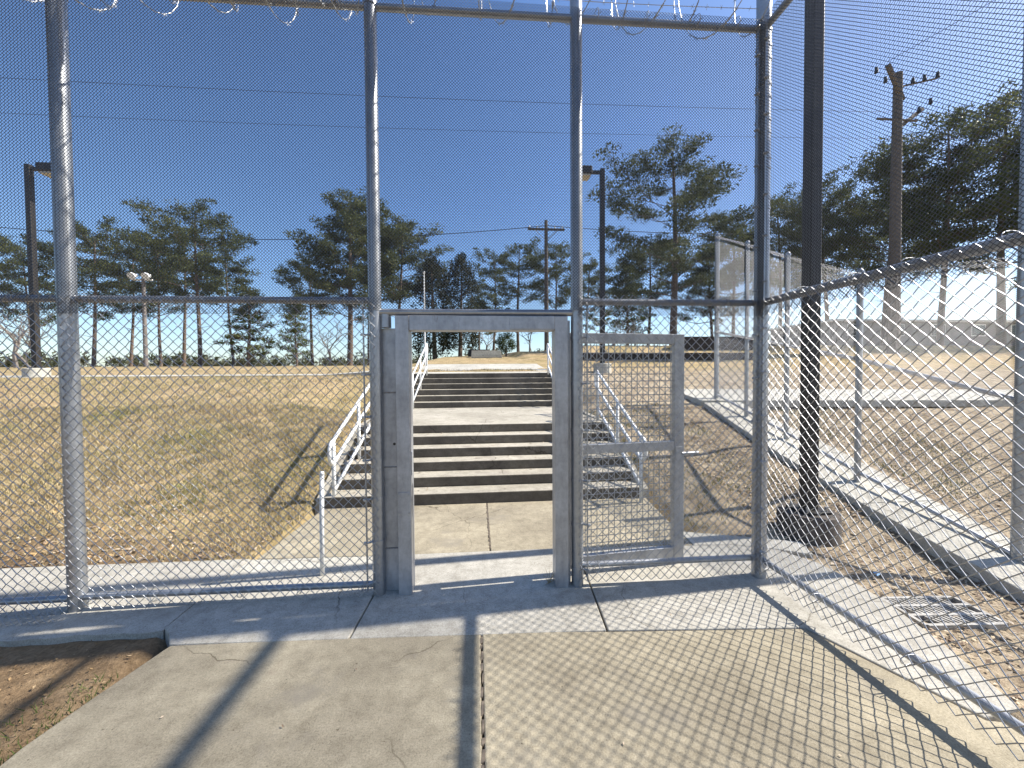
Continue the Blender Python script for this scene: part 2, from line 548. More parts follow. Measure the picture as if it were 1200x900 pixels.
# crumbly joint filler in the old slabs
jm = MB()
rj = random.Random(3)
for seg in ((-2.9, 2.5, 0.01), (3.8, 5.12, 0.105)):
    y = seg[0]
    while y < seg[1]:
        l = rj.uniform(0.03, 0.09)
        w = rj.uniform(0.004, 0.011)
        x = seg[2] + rj.uniform(-0.004, 0.004)
        jm.prism([(x - w, y), (x + w * rj.uniform(0.4, 1), y + 0.01), (x + w, y + l), (x - w * rj.uniform(0.3, 1), y + l)], -0.03, rj.uniform(-0.002, 0.003))
        y += l + rj.uniform(0, 0.03)
tag(mk('joint_filler', jm, 'crack', pave), kind='stuff')

# path beside the outer fence (climbs the bank) and the cross walk
path = thing('path', kind='structure')
def strip(pts_l, pts_r, mat, parent, th=0.14):
    """a sloping strip: lists of (x,y,z) along both edges, one slab per span"""
    for i in range(len(pts_l) - 1):
        a, b2, c, d = pts_l[i], pts_r[i], pts_r[i + 1], pts_l[i + 1]
        e = 0.006
        ay = lambda p, q, s: tuple(p[k] + (q[k] - p[k]) * s for k in range(3))
        L_ = max(0.1, sqrt((d[0] - a[0]) ** 2 + (d[1] - a[1]) ** 2))
        s = e / L_
        A, D = ay(a, d, s), ay(a, d, 1 - s)
        B, C = ay(b2, c, s), ay(b2, c, 1 - s)
        poly = [(p[0], p[1]) for p in (A, B, C, D)]
        zt = [p[2] for p in (A, B, C, D)]
        mb = MB().prism(poly, [z - th for z in zt], zt)
        mk('slab', mb, mat, parent, bevel=0.01)
def zp(y):
    return float(np.interp(y, [-1.5, 2.0, 3.13, 4.58, 8.5], [-0.14, -0.14, -0.1, 0.33, 1.07]))
ys_ = [-1.5, -0.1, 1.3, 2.75, 4.1, 5.4, 6.8, 8.3]
lx = [4.25, 4.3, 4.36, 4.43, 4.38, 4.45, 4.7, 5.0]
rx = [5.05, 5.1, 5.14, 5.2, 5.3, 5.46, 5.64, 5.85]
strip([(lx[i], ys_[i], zp(ys_[i])) for i in range(8)], [(rx[i], ys_[i], zp(ys_[i])) for i in range(8)], 'walk', path, 0.22)
cross = thing('path', kind='structure')
for x0, x1 in ((4.95, 8.0), (8.015, 11.2), (11.215, 14.6), (14.615, 18.5), (18.515, 23.0)):
    k = lambda x: 1.08 - 0.012 * (x - 5)
    mb = MB().prism([(x0, 8.32), (x1, 8.32), (x1, 9.75), (x0, 9.75)], [k(x0) - .16, k(x1) - .16, k(x1) - .02, k(x0) - .02], [k(x0), k(x1), k(x1) + .2, k(x0) + .2])
    mk('slab', mb, 'walk', cross, bevel=0.01)
# walk along the crest on the left, and at the stair head
crest = thing('path', kind='structure')
xs_ = [-26, -20, -15, -11, -8, -5, -2.2]
strip([(x, 13.0, tz(x, 13.0) + 0.03) for x in xs_], [(x, 14.1, tz(x, 14.1) + 0.04) for x in xs_][::1], 'walk', crest, 0.12)
strip([(-1.95, 12.0, TOP_Z), (-1.95, 15.2, tz(0, 15.2) + 0.04)], [(2.3, 12.0, TOP_Z), (2.3, 15.2, tz(0, 15.2) + 0.04)], 'walk', crest, 0.2)

# ------------------------------------------------------------------ staircase
st = thing('concrete_staircase', (0.13, 5.16, 0), label='wide concrete staircase of two flights rising beyond the gate opening', cat='stairs')
SX0, SX1 = -1.97 - 0.13, 2.23 - 0.13
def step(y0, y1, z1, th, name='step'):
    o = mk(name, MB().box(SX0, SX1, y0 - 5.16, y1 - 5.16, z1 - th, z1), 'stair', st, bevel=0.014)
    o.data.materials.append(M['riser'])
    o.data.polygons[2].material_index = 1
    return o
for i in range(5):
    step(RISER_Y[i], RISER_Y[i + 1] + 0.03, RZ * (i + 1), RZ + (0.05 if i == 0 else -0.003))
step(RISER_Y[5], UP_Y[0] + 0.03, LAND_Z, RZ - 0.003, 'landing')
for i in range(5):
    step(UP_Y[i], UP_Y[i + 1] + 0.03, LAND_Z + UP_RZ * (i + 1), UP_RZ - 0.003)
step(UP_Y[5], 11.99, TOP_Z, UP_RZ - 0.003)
# earth cheeks: thin concrete stringers either side
for sx in (-2.08, 2.235):
    pr = [(5.12, -0.2), (12.2, -0.2), (12.2, TOP_Z + 0.02), (11.85, TOP_Z - 0.0), (10.2, LAND_Z + .13), (6.8, LAND_Z + 0.02), (5.2, 0.13)]
    mb = MB()
    b0 = len(mb.v)
    for xx in (sx - 0.13, sx + 0.1 - 0.13):
        mb.v += [(xx, p[0] - 5.16, p[1] - 0.03) for p in pr]
    n = len(pr)
    mb.f = [list(range(n)), list(range(2 * n - 1, n - 1, -1))] + [[i, (i + 1) % n + 0, (i + 1) % n + n, i + n][::-1] for i in range(n)]
    mk('stringer', mb, 'stair', st)

def arc(c, r, a0, a1, n, ax):
    out = []
    for i in range(n + 1):
        a = a0 + (a1 - a0) * i / n
        out.append((c[0], c[1] + r * cos(a), c[2] + r * sin(a)))
    return out

def handrail(x0, y0, z0, x1, y1, z1, label, posts, flat=None):
    """pipe handrail from foot (y0,z0) to head (y1,z1); z are ground heights"""
    h = thing('handrail', (x0, y0, z0), label=label, cat='handrail', group='white pipe handrails of the staircase')
    L_ = y1 - y0
    dx, dz = (x1 - x0), (z1 - z0)
    def P(s, hgt):
        return (dx * s, L_ * s, dz * s + hgt)
    r = 0.024
    top, midh, low = 0.86, 0.56, 0.2
    # top rail bends round into the mid rail at both ends
    e = 0.14
    pts = [P(1, midh)]
    pts += [P(0, midh)]
    for i in range(1, 8):
        a = -pi / 2 - pi * i / 8
        pts.append((0, -0.02 + e * 0.9 * cos(a) * 1.0, (top + midh) / 2 + (top - midh) / 2 * sin(a)))
    pts = pts[:2] + [(p[0], p[1], midh + (top - midh) * (0.5 - 0.5 * cos(pi * (i + 1) / 8))) for i, p in enumerate(pts[2:])]
    pts += [P(0, top), P(1, top)]
    for i in range(1, 6):
        a = pi * i / 6
        pts.append((dx, L_ + 0.1 * sin(a), dz + midh + (top - midh) * (0.5 + 0.5 * cos(a))))
    pts.append(P(1, midh))
    mk('top_rail', MB().tube(pts, r, 10, False), 'white', h, smooth=True)
    mk('lower_rail', MB().tube([P(0.01, low), P(0.99, low)], r, 10), 'white', h, smooth=True)
    for s in posts:
        q = P(s, 0)
        po = mk('post', MB().tube([(q[0], q[1], q[2] - 0.06), (q[0], q[1], q[2] + top)], r, 10), 'white', h, smooth=True)
    return h
handrail(-1.86, 5.22, 0.0, -1.74, 7.0, 0.86, 'white pipe handrail on the lower flight, the side toward the open lawn', (0.0, 0.5, 0.98))
handrail(2.13, 4.96, 0.0, 2.2, 7.1, 0.88, 'white pipe handrail on the lower flight, seen through the open gate leaf', (0.0, 0.45, 0.98))
handrail(-1.62, 9.95, LAND_Z - 0.02, -1.5, 11.9, TOP_Z + 0.02, 'white pipe handrail on the upper flight, the side toward the open lawn', (0.02, 0.5, 0.98))
handrail(2.12, 9.95, LAND_Z - 0.02, 2.15, 11.9, TOP_Z + 0.02, 'white pipe handrail on the upper flight, the side toward the leafy bank', (0.02, 0.5, 0.98))
gp = thing('guide_post', (-1.33, 3.42, 0), label='slim white pipe post standing alone behind the chain-link fence', cat='post')
mk('pipe', MB().tube([(0, 0, -0.05), (0.005, 0.0, 0.5), (0.01, 0.01, 0.86)], 0.018, 10), 'white', gp, smooth=True)
mk('cap', MB().tube([(0.01, 0.01, 0.855), (0.01, 0.01, 0.885)], [0.022, 0.014], 10), 'white', gp, smooth=True)

# ------------------------------------------------------------------ chain-link fabric
def fabric(name, L_, Hh, W, r, n=3, drop=0.0, jitter=0.0, seed=0):
    """woven zigzag wires: local x along the fence, z up from 0"""
    w = W / 2
    ns = int(round(L_ / w))
    nk = int(round(Hh / w)) + 1
    i = np.arange(ns)[:, None]
    k = np.arange(nk)[None, :]
    ph = (i + k) % 2
    rg = np.random.default_rng(seed)
    x = i * w + ph * w
    z = k * w + 0 * i
    if jitter:
        x = x + rg.normal(0, jitter, x.shape)
        z = z + rg.normal(0, jitter, z.shape)
        # slow sag and bulge
        x = x + 0.004 * np.sin(z * 2.1 + i * 0.02)
    y = np.where((k // 1) % 2 == 0, r * 0.9, -r * 0.9) + 0.004 * np.sin(x * 3.1) * np.sin(z * 2.3)
    an = np.arange(n) * 2 * pi / n + pi / 2
    ox = r * 1.35 * np.cos(an)
    oy = r * np.sin(an)
    R_ = np.stack([x[..., None] + ox, y[..., None] + oy, np.repeat(z[..., None], n, -1)], -1)   # ns,nk,n,3
    V = np.stack([R_[:, :-1], R_[:, 1:]], 2)                                                     # ns,nk-1,2,n,3
    b = (np.arange(ns * (nk - 1)) * 2 * n)[:, None]
    j = np.arange(n)
    j2 = (j + 1) % n
    F = np.stack([b + j, b + j2, b + j2 + n, b + j + n], -1)
    return np_mesh(name, V.reshape(-1, 3), F.reshape(-1, 4), 4, True)

FINE_W, FINE_R = 0.0235, 0.0019
CO_W, CO_R = 0.073, 0.0028
MID, TOP = 2.263, 4.447

def seg_obj(name, me, mat, parent, loc, kind='stuff'):
    o = link(name, me, mat, parent)
    o.location = loc
    if kind: o['kind'] = kind
    return o

def post(parent, x, y, z0, z1, r=0.053, cap=True, name='post'):
    p = mk(name, MB().tube([(x, y, z0), (x, y, z1)], r, 20), 'galv', parent, smooth='auto')
    if cap:
        mk('cap', MB().tube([(x, y, z1 - 0.03), (x, y, z1 + 0.02), (x, y, z1 + 0.045)], [r + 0.006, r + 0.006, r * 0.55], 16), 'galv', p, smooth='auto')
    return p

def band(parent, x, y, z, r, bar=None):
    mb = MB()
    mb.tube([(x, y, z - 0.011), (x, y, z + 0.011)], r + 0.004, 20)
    if bar is not None:
        dx, dy = bar[0] - x, bar[1] - y
        l = sqrt(dx * dx + dy * dy)
        ux, uy = dx / l, dy / l
        mb.tube([(x + ux * r, y + uy * r, z), (x + ux * (l + 0.02), y + uy * (l + 0.02), z)], 0.008, 6)
        mb.tube([(bar[0] + ux * .012 - uy * 0.018, bar[1] + uy * .012 + ux * 0.018, z), (bar[0] + ux * .012 + uy * 0.018, bar[1] + uy * .012 - ux * 0.018, z)], 0.009, 6)
    return mk('band', mb, 'galv', parent, smooth='auto')

def rail(parent, a, b, r=0.024, name='rail'):
    return mk(name, MB().tube([a, b], r, 12), 'galv', parent, smooth='auto')

# ------------------------------------------------------------------ front fence (local frame: x along fence, y into the picture)
FX, FY = 2.316, 3.035          # corner post
ang = atan2(3.12 - 3.035, -2.95 - 2.316)
fa = ang + pi                   # local +x toward +X
ff = thing('chain_link_fence', (FX, FY, 0), fa, label='tall galvanised fence with the gate opening, coarse mesh below and fine mesh above', cat='fence')
fl = lambda X: X - FX           # local x of a world X (nearly)
PX = {'p00': fl(-7.35), 'p0': fl(-5.15), 'p1': fl(-2.95), 'p2': fl(-0.775), 'p3': fl(0.785), 'p4': 0.0}
for k_, z0, z1 in (('p00', -0.2, TOP), ('p0', -0.2, TOP), ('p1', -0.12, TOP - 0.01), ('p2', -0.03, TOP + 0.03), ('p3', -0.03, TOP + 0.62), ('p4', -0.05, TOP + 0.6)):
    post(ff, PX[k_], 0, z0, z1, 0.054 if k_ in ('p1', 'p4') else 0.047)
YM = -0.066                     # fabric lies on the yard side of the posts
def bay(x0, x1, coarse=True, zb=0.06, zf=MID - 0.115, brz=0.1, seed=0, share=None):
    L_ = x1 - x0
    rail(ff, (x0, 0, TOP - 0.0), (x1, 0, TOP), 0.027, 'top_rail')
    if coarse:
        rail(ff, (x0, 0, MID), (x1, 0, MID), 0.026, 'middle_rail')
        rail(ff, (x0, -0.012, brz), (x1, -0.012, brz), 0.024, 'bottom_rail')
        me = share[0] if share else fabric('coarse_mesh', L_, MID - zb + 0.03, CO_W, CO_R, 5, jitter=0.0012, seed=seed)
        seg_obj('coarse_mesh', me, 'wire', ff, (x0, YM + 0.006, zb))
    else:
        me = None
    mf = share[1] if share else fabric('fine_mesh', L_, TOP + 0.03 - zf, FINE_W, FINE_R, 3, jitter=0.0002, seed=seed)
    seg_obj('fine_mesh', mf, 'fine', ff, (x0, YM, zf))
    return me, mf
sh = bay(PX['p0'], PX['p1'], zb=-0.03, brz=0.075, seed=1)
bay(PX['p00'], PX['p0'], zb=-0.03, brz=0.075, share=sh)
bay(PX['p1'], PX['p2'], zb=0.015, brz=0.085, seed=2)
bay(PX['p2'], PX['p3'], coarse=False, zf=2.19, seed=3)
bay(PX['p3'], PX['p4'], zb=0.045, brz=0.168, seed=4)
rail(ff, (PX['p2'], 0, 2.176), (PX['p3'], 0, 2.176), 0.0265, 'gate_rail')
# loose skirt of mesh curling under the left bay
def skirt():
    me = fabric('mesh_skirt', 2.2, 0.2, 0.05, 0.0018, 4, seed=9)
    co = np.empty(len(me.vertices) * 3, np.float32)
    me.vertices.foreach_get('co', co)
    co = co.reshape(-1, 3)
    a = co[:, 2] / 0.2 * 1.6
    y = -0.1 * np.sin(a) + co[:, 1]
    z = -0.11 * (1 - np.cos(a)) - 0.02 * np.sin(co[:, 0] * 5)
    co[:, 1], co[:, 2] = y, z
    me.vertices.foreach_set('co', co.ravel())
    me.update()
    return me
sk_me = skirt()
seg_obj('mesh_skirt', sk_me, 'wire', ff, (PX['p0'], YM - 0.01, 0.05))
def ties_on(parent, x0, x1, z, y_rail, y_mesh, r, step=0.36, seed=0):
    rr = random.Random(seed)
    mb = MB()
    x = x0 + 0.15
    while x < x1 - 0.1:
        pts = []
        tilt = rr.uniform(-0.015, 0.015)
        for i in range(13):
            a = 2 * pi * i / 12
            yy = (y_rail + y_mesh) / 2 + cos(a) * (abs(y_mesh - y_rail) / 2 + r + 0.004)
            pts.append((x + tilt * sin(a), yy, z + sin(a) * (r + 0.004)))
        pts.append((x + 0.02, y_mesh - 0.02, z - 0.012))
        mb.tube(pts, 0.0024, 5, False)
        x += step * rr.uniform(0.8, 1.2)
    tag(mk('tie_wires', mb, 'wire', parent, smooth=True), kind='stuff')
for a_, b_, sd in (('p0', 'p1', 1), ('p1', 'p2', 2), ('p3', 'p4', 3)):
    ties_on(ff, PX[a_], PX[b_], MID, 0, YM, 0.026, seed=sd)
    ties_on(ff, PX[a_], PX[b_], TOP, 0, YM, 0.027, seed=sd + 10)
    ties_on(ff, PX[a_], PX[b_], 0.168 if a_ == 'p3' else 0.082, -0.012, YM, 0.024, 0.5, seed=sd + 20)
# tension bars and bands
def tension(parent, px, py, bx, by, z0, z1, zs, r=0.05):
    mk('tension_bar', MB().box(bx - 0.004, bx + 0.004, by - 0.009, by + 0.009, z0, z1), 'galv', parent)
    for z in zs:
        band(parent, px, py, z, r, (bx, by))
tension(ff, PX['p2'], 0, PX['p2'] - 0.075, YM + 0.02, 0.04, MID, [0.1, 0.42, 0.75, 1.05, 1.38, 1.7, 2.0, 2.2], 0.047)
tension(ff, PX['p3'], 0, PX['p3'] + 0.07, YM + 0.02, 0.05, MID, [0.14, 0.5, 0.85, 1.25, 1.62, 1.98, 2.2], 0.047)
tension(ff, PX['p4'], 0, -0.08, YM + 0.02, 0.05, MID, [0.2, 0.55, 0.9, 1.3, 1.65, 2.0], 0.054)
tension(ff, PX['p4'], 0, -0.08, YM + 0.02, MID, TOP, [2.35, 2.7, 3.02, 3.34, 3.62, 3.9, 4.2, 4.42], 0.054)

# ------------------------------------------------------------------ side fence (local x runs toward the camera)
sf = thing('chain_link_fence', (FX, FY, 0), -pi / 2, label='tall galvanised fence running along the pavement edge from the corner post toward the yard', cat='fence')
SL = 2.15
spx = [0.0, SL, 2 * SL, 3 * SL]
for i in (1, 2, 3):
    post(sf, spx[i] * 1.0 + (0.0), 0.0, -0.1, TOP + 0.02, 0.047)
YS_ = -0.062                    # local -y = toward -X (yard side)
sc = fabric('coarse_mesh', SL, MID - 0.05 + 0.03, CO_W, CO_R, 5, jitter=0.0012, seed=21)
sfm = fabric('fine_mesh', SL, TOP + 0.03 - (MID - 0.115), FINE_W, 0.00165, 3, jitter=0.0002, seed=22)
for i in range(3):
    rail(sf, (spx[i], 0, TOP), (spx[i + 1], 0, TOP), 0.027, 'top_rail')
    rail(sf, (spx[i], 0, MID), (spx[i + 1], 0, MID), 0.031, 'middle_rail')
    rail(sf, (spx[i], 0, 0.16), (spx[i + 1], 0, 0.16), 0.024, 'bottom_rail')
    seg_obj('coarse_mesh', sc, 'wire', sf, (spx[i], YS_ + 0.006, 0.05))
    seg_obj('fine_mesh', sfm, 'fine', sf, (spx[i], YS_, MID - 0.115))
ties_on(sf, 0, 3 * SL, MID, 0, YS_, 0.031, seed=31)
ties_on(sf, 0, 3 * SL, 0.16, 0, YS_, 0.024, 0.5, seed=32)
tension(sf, 0.0, 0.0, 0.085, YS_ + 0.02, 0.06, MID, [0.25, 0.6, 0.98, 1.35, 1.7, 2.05], 0.054)
tension(sf, 0.0, 0.0, 0.085, YS_ + 0.02, MID, TOP, [2.42, 2.78, 3.1, 3.42, 3.72, 4.0, 4.3], 0.054)

# ------------------------------------------------------------------ gate frame
gf = thing('steel_gateway', (0.0, 3.1, 0), fa, label='welded grey steel box gate frame standing open before the staircase', cat='gateway')
def plate(x0, x1, y0, y1, z0, z1, name, mat='frame', bev=0.004):
    return mk(name, MB().box(x0, x1, y0, y1, z0, z1), mat, gf, bevel=bev)
plate(-0.618, -0.517, -0.07, 0.07, 0.0, 2.145, 'jamb')
plate(0.602, 0.705, -0.07, 0.07, 0.0, 2.145, 'jamb')
plate(-0.514, 0.599, -0.066, 0.066, 2.035, 2.148, 'header')
# bolted splice on the header and foot sleeves on the jambs
plate(0.25, 0.6, -0.072, -0.0665, 2.045, 2.142, 'splice_plate', bev=0.002)
sl = plate(-0.616, -0.522, -0.0745, -0.0705, 0.62, 0.80, 'splice_plate', bev=0.002)
for bx, bz in ((-0.61, 0.64), (-0.535, 0.64), (-0.61, 0.78), (-0.535, 0.78)):
    mk('bolt', MB().tube([(bx + 0.004, -0.0745, bz), (bx + 0.004, -0.081, bz)], 0.007, 6), 'galv', gf)
# infill plates between post and left jamb, welded one above the other
zz = [0.0, 0.34, 0.98, 1.56, 2.06]
for i in range(4):
    plate(-0.735, -0.621, 0.0 + 0.004 * (i % 2), 0.03 + 0.004 * (i % 2), zz[i] + 0.003, zz[i + 1] - 0.003, 'infill_plate', bev=0.003)
mk('lock_hole', MB().tube([(-0.65, -0.0015, 1.16), (-0.65, 0.02, 1.16)], 0.011, 12), 'glass', gf)
mk('pipe_stub', MB().tube([(-0.70, -0.01, 2.06), (-0.70, -0.01, 2.16)], 0.042, 14), 'galv', gf, smooth='auto')
plate(0.708, 0.735, -0.01, 0.02, 0.0, 2.12, 'infill_plate', bev=0.003)
for z in (0.35, 1.05, 1.85):
    mk('hinge', MB().tube([(0.72, 0.085, z - 0.06), (0.72, 0.085, z + 0.06)], 0.016, 10), 'galv', gf, smooth='auto')

# weld beads at the corners and along the infill plates
def weld(a, b_, n=26, seed=0):
    rr = random.Random(seed)
    a, b_ = Vector(a), Vector(b_)
    pts = [a.lerp(b_, i / n) + Vector((rr.uniform(-.0012, .0012), rr.uniform(-.001, .001), rr.uniform(-.0012, .0012))) for i in range(n + 1)]
    mk('weld_bead', MB().tube(pts, [rr.uniform(0.0025, 0.0045) for _ in pts], 6), 'weld', gf, smooth=True)
weld((-0.5155, -0.067, 2.036), (-0.5155, -0.067, 2.146), seed=1)
weld((0.6005, -0.067, 2.036), (0.6005, -0.067, 2.146), seed=2)
weld((-0.6195, -0.002, 0.02), (-0.6195, -0.002, 2.05), 90, 3)
for i in (1, 2, 3):
    weld((-0.735, -0.001, zz[i]), (-0.622, -0.001, zz[i]), 20, 4 + i)
mk('strike_box', MB().box(-0.519, -0.512, -0.035, 0.035, 0.92, 1.1), 'frame', gf, bevel=0.002)

# ------------------------------------------------------------------ gate leaf swung open, behind the right bay
gl = thing('gate_leaf', (0.735, 3.21, 0.0), radians(6.0), label='grey steel gate leaf with square welded mesh, swung open against the fence', cat='gate')
LW, LB, LT = 1.075, 0.06, 2.035
def lb(x0, x1, z0, z1, name, y0=-0.025, y1=0.025):
    return mk(name, MB().box(x0, x1, y0, y1, z0, z1), 'frame', gl, bevel=0.004)
lb(0.0, 0.09, LB, LT, 'stile')
lb(LW - 0.095, LW, LB, LT, 'stile')
lb(0.092, LW - 0.097, LT - 0.085, LT, 'rail')
lb(0.092, LW - 0.097, LB, LB + 0.1, 'rail')
lb(0.092, LW - 0.097, 1.02, 1.10, 'rail')
wm = MB()
x = 0.11
while x < LW - 0.1:
    wm.tube([(x, 0, LB + 0.1), (x, 0, LT - 0.08)], 0.0035, 5, False); x += 0.053
z = LB + 0.13
while z < LT - 0.1:
    wm.tube([(0.09, 0.005, z), (LW - 0.095, 0.005, z)], 0.0035, 5, False); z += 0.06
tag(mk('welded_mesh', wm, 'galv', gl, smooth=True), kind='stuff')
bo = mk('latch_bolt', MB().tube([(LW - 0.03, -0.035, 0.99), (LW + 0.13, -0.035, 0.99)], 0.014, 10), 'galv', gl, smooth='auto')
mk('latch_plate', MB().box(LW - 0.085, LW - 0.005, -0.033, -0.0255, 0.93, 1.05), 'frame', gl, bevel=0.002)

# ------------------------------------------------------------------ razor wire along the top
def razor(name, p0, p1, R, turns, label, seed):
    rg = random.Random(seed)
    root = thing(name, p0, label=label, cat='razor wire', group='coils of razor wire on the fence tops')
    p0v, p1v = Vector(p0), Vector(p1)
    ax = (p1v - p0v)
    Lx = ax.length
    ax.normalize()
    side = ax.cross(Vector((0, 0, 1))).normalized()
    pts = []
    nper = 26
    n = turns * nper
    for i in range(n + 1):
        t = i / n
        a = 2 * pi * turns * t
        rr = R * (1 + 0.06 * sin(t * 37) + 0.05 * sin(t * 91 + 2))
        # alternate loops are clipped together, as in a concertina coil
        sh_ = 0.14 * sin(a * 0.5 + 0.6) 
        q = ax * (Lx * t + sh_) + side * (rr * cos(a) * 0.8) + Vector((0, 0, 1)) * (rr * sin(a))
        pts.append(q)
    mk('coil', MB().tube(pts, 0.0036, 5, False), 'razor', root, smooth=True)
    bl = MB()
    for i in range(1, len(pts) - 1):
        t = (pts[i + 1] - pts[i - 1]).normalized()
        c = pts[i]
        nrm = t.orthogonal().normalized()
        q = t.cross(nrm)
        th = rg.uniform(0, 2 * pi)
        u = nrm * cos(th) + q * sin(th)
        b = len(bl.v)
        l, w = 0.028, 0.017
        for s in (-1, 1):
            bb = len(bl.v)
            bl.v += [tuple(c - t * 0.008 + u * 0.001 * s), tuple(c + t * l + u * w * s), tuple(c + t * 0.008), tuple(c - t * l + u * w * s)]
            bl.f += [[bb, bb + 1, bb + 2], [bb, bb + 2, bb + 3]]
        # the flat tape itself
        bb = len(bl.v)
        cn = pts[i + 1]
        bl.v += [tuple(c - u * 0.005), tuple(c + u * 0.005), tuple(cn + u * 0.005), tuple(cn - u * 0.005)]
        bl.f += [[bb, bb + 1, bb + 2, bb + 3]]
    tag(mk('blades', bl, 'razor', root), kind='stuff')
    return root
def on_front(X, z, off=0.0):
    t = (X - FX)
    return (FX + t * cos(fa) - off * sin(fa), FY + t * sin(fa) + off * cos(fa), z)
razor('razor_wire', on_front(-7.3, 4.70, -0.16), on_front(-0.75, 4.74, -0.1), 0.40, 30, 'tangled razor wire coil sagging over the top rail of the longer fence bays', 1)
razor('razor_wire', on_front(-0.75, 4.86, -0.05), on_front(2.3, 4.87, -0.02), 0.42, 11, 'open razor wire coil above the top rail over the gate bay', 2)
razor('razor_wire', (2.34, 2.95, 4.92), (2.34, -3.2, 4.92), 0.42, 16, 'razor wire coil on top of the fence along the pavement edge', 3)
razor('razor_wire', on_front(-7.3, 4.62, -0.2), on_front(-0.9, 4.63, -0.12), 0.24, 34, 'small tight razor wire coil tangled low along the top rail of the longer bays', 4)
for zz_, lb_ in ((4.62, 'lower barbed wire strand above the fence top rail'), (4.9, 'upper barbed wire strand above the fence top rail')):
    bw = thing('barbed_wire', on_front(-0.78, zz_), label=lb_, cat='barbed wire')
    a = Vector(on_front(-0.78, zz_)); b_ = Vector(on_front(2.316, zz_ - 0.01))
    mb = MB()
    loc = [((b_ - a) * (i / 20) + Vector((0, 0, -0.03 * sin(pi * i / 20)))) for i in range(21)]
    mb.tube(loc, 0.0024, 5, False)
    for i in range(1, 26):
        c = (b_ - a) * (i / 26) + Vector((0, 0, -0.03 * sin(pi * i / 26)))
        for s in (0.5, 2.2):
            d = Vector((0.2, cos(s + i), sin(s + i))) * 0.018
            mb.tube([c - d, c + d], 0.0016, 4, False)
    mk('strand', mb, 'galv', bw)

# ------------------------------------------------------------------ outer fence climbing beside the path
of = thing('chain_link_fence', (4.56, 2.93, 0.0), label='outer galvanised fence climbing the bank beside the concrete path', cat='fence')
OP = [(4.86, -3.6, -0.14), (4.86, -1.36, -0.14), (4.86, 0.88, -0.14), (4.91, 3.13, -0.11), (4.82, 4.58, 0.32), (5.04, 6.01, 0.6), (5.24, 7.25, 0.84), (5.45, 8.55, 1.09)]
OT = [5.95, 5.95, 5.95, 5.95, 2.95, 3.6, 4.2, 4.8]
for i, p in enumerate(OP):
    post(of, p[0] - 4.56, p[1] - 2.93, p[2] - 0.1, OT[i], 0.05 if i in (0, 1, 2, 3, 7) else 0.036)
omesh = fabric('outer_fine_mesh', 1.5, 2.2, 0.03, 0.0013, 3, seed=31)
ocm = fabric('outer_coarse_mesh', 1.5, 1.5, 0.075, 0.002, 4, seed=32)
for i in range(7):
    a, b_ = Vector(OP[i]), Vector(OP[i + 1])
    o0 = Vector((4.56, 2.93, 0))
    for hz, nm in ((0.1, 'bottom_rail'), (1.53, 'middle_rail')):
        rail(of, tuple(a - o0 + Vector((0, 0, hz))), tuple(b_ - o0 + Vector((0, 0, hz))), 0.024, nm)
    ta, tb = Vector((a.x, a.y, (OT[i] if i != 3 else 2.72) - 0.04)) - o0, Vector((b_.x, b_.y, OT[i + 1] - 0.04)) - o0
    rail(of, tuple(ta), tuple(tb), 0.045 if i < 3 else (0.021 if i >= 5 else 0.005), 'tension_wire' if i in (3, 4) else 'top_rail')
    d = b_ - a
    dh = sqrt(d.x ** 2 + d.y ** 2)
    for me, z0, nm, mt in ((omesh, 1.5, 'fine_mesh', 'fine'), (ocm, 0.06, 'coarse_mesh', 'wire')):
        # sheared panel: its own mesh following the slope
        if i < 3 and nm == 'fine_mesh':
            continue
        m2 = me.copy()
        co = np.empty(len(m2.vertices) * 3, np.float32)
        m2.vertices.foreach_get('co', co)
        co = co.reshape(-1, 3)
        u = co[:, 0] / 1.5
        out = np.empty_like(co)
        nxv = np.array([-d.y / dh, d.x / dh])
        out[:, 0] = d.x * u + nxv[0] * (co[:, 1] + 0.05)
        out[:, 1] = d.y * u + nxv[1] * (co[:, 1] + 0.05)
        hh = 1.0
        if nm == 'fine_mesh':
            hh = (((OT[i] if i != 3 else 2.72) - a.z - 1.5) * (1 - u) + (OT[i + 1] - b_.z - 1.5) * u) / 2.2
        out[:, 2] = d.z * u + co[:, 2] * hh
        m2.vertices.foreach_set('co', out.ravel())
        m2.update()
        seg_obj(nm, m2, mt, of, tuple(a - o0 + Vector((0, 0, z0))))

# ------------------------------------------------------------------ light poles
dp = thing('light_pole', (3.5, 3.86, -0.02), label='dark square steel light pole on a round concrete footing beside the corner post', cat='light pole')
fm = MB()
fm.tube([(0, 0, -0.1), (0, 0, 0.20), (0, 0, 0.235)], [0.28, 0.28, 0.268], 28)
mk('footing', fm, 'darkcon', dp, smooth='auto')
mk('base_plate', MB().box(-0.14, 0.14, -0.14, 0.14, 0.236, 0.262), 'bronze', dp, bevel=0.004)
mk('shaft', MB().box(-0.062, 0.062, -0.062, 0.062, 0.26, 8.2), 'bronze', dp, bevel=0.012)
for sx in (-0.105, 0.105):
    for sy in (-0.105, 0.105):
        mk('anchor_bolt', MB().tube([(sx, sy, 0.262), (sx, sy, 0.31)], 0.013, 6), 'galv', dp)
def head(parent, z, sx):
    mb = MB().box(min(0.1 * sx, 0.42 * sx), max(0.1 * sx, 0.42 * sx), -0.04, 0.04, z - 0.12, z - 0.02)
    mk('arm', mb, 'bronze', parent)
    b = MB()
    x0, x1 = sorted((0.4 * sx, 0.98 * sx))
    b.box(x0, x1, -0.24, 0.24, z - 0.22, z + 0.04)
    hd = mk('lamp_head', b, 'bronze', parent, bevel=0.03)
    mk('lens', MB().prism([(x0 + .05, -0.2), (x1 - .05, -0.2), (x1 - .05, 0.2), (x0 + .05, 0.2)], z - 0.27, z - 0.221), 'lens', hd)
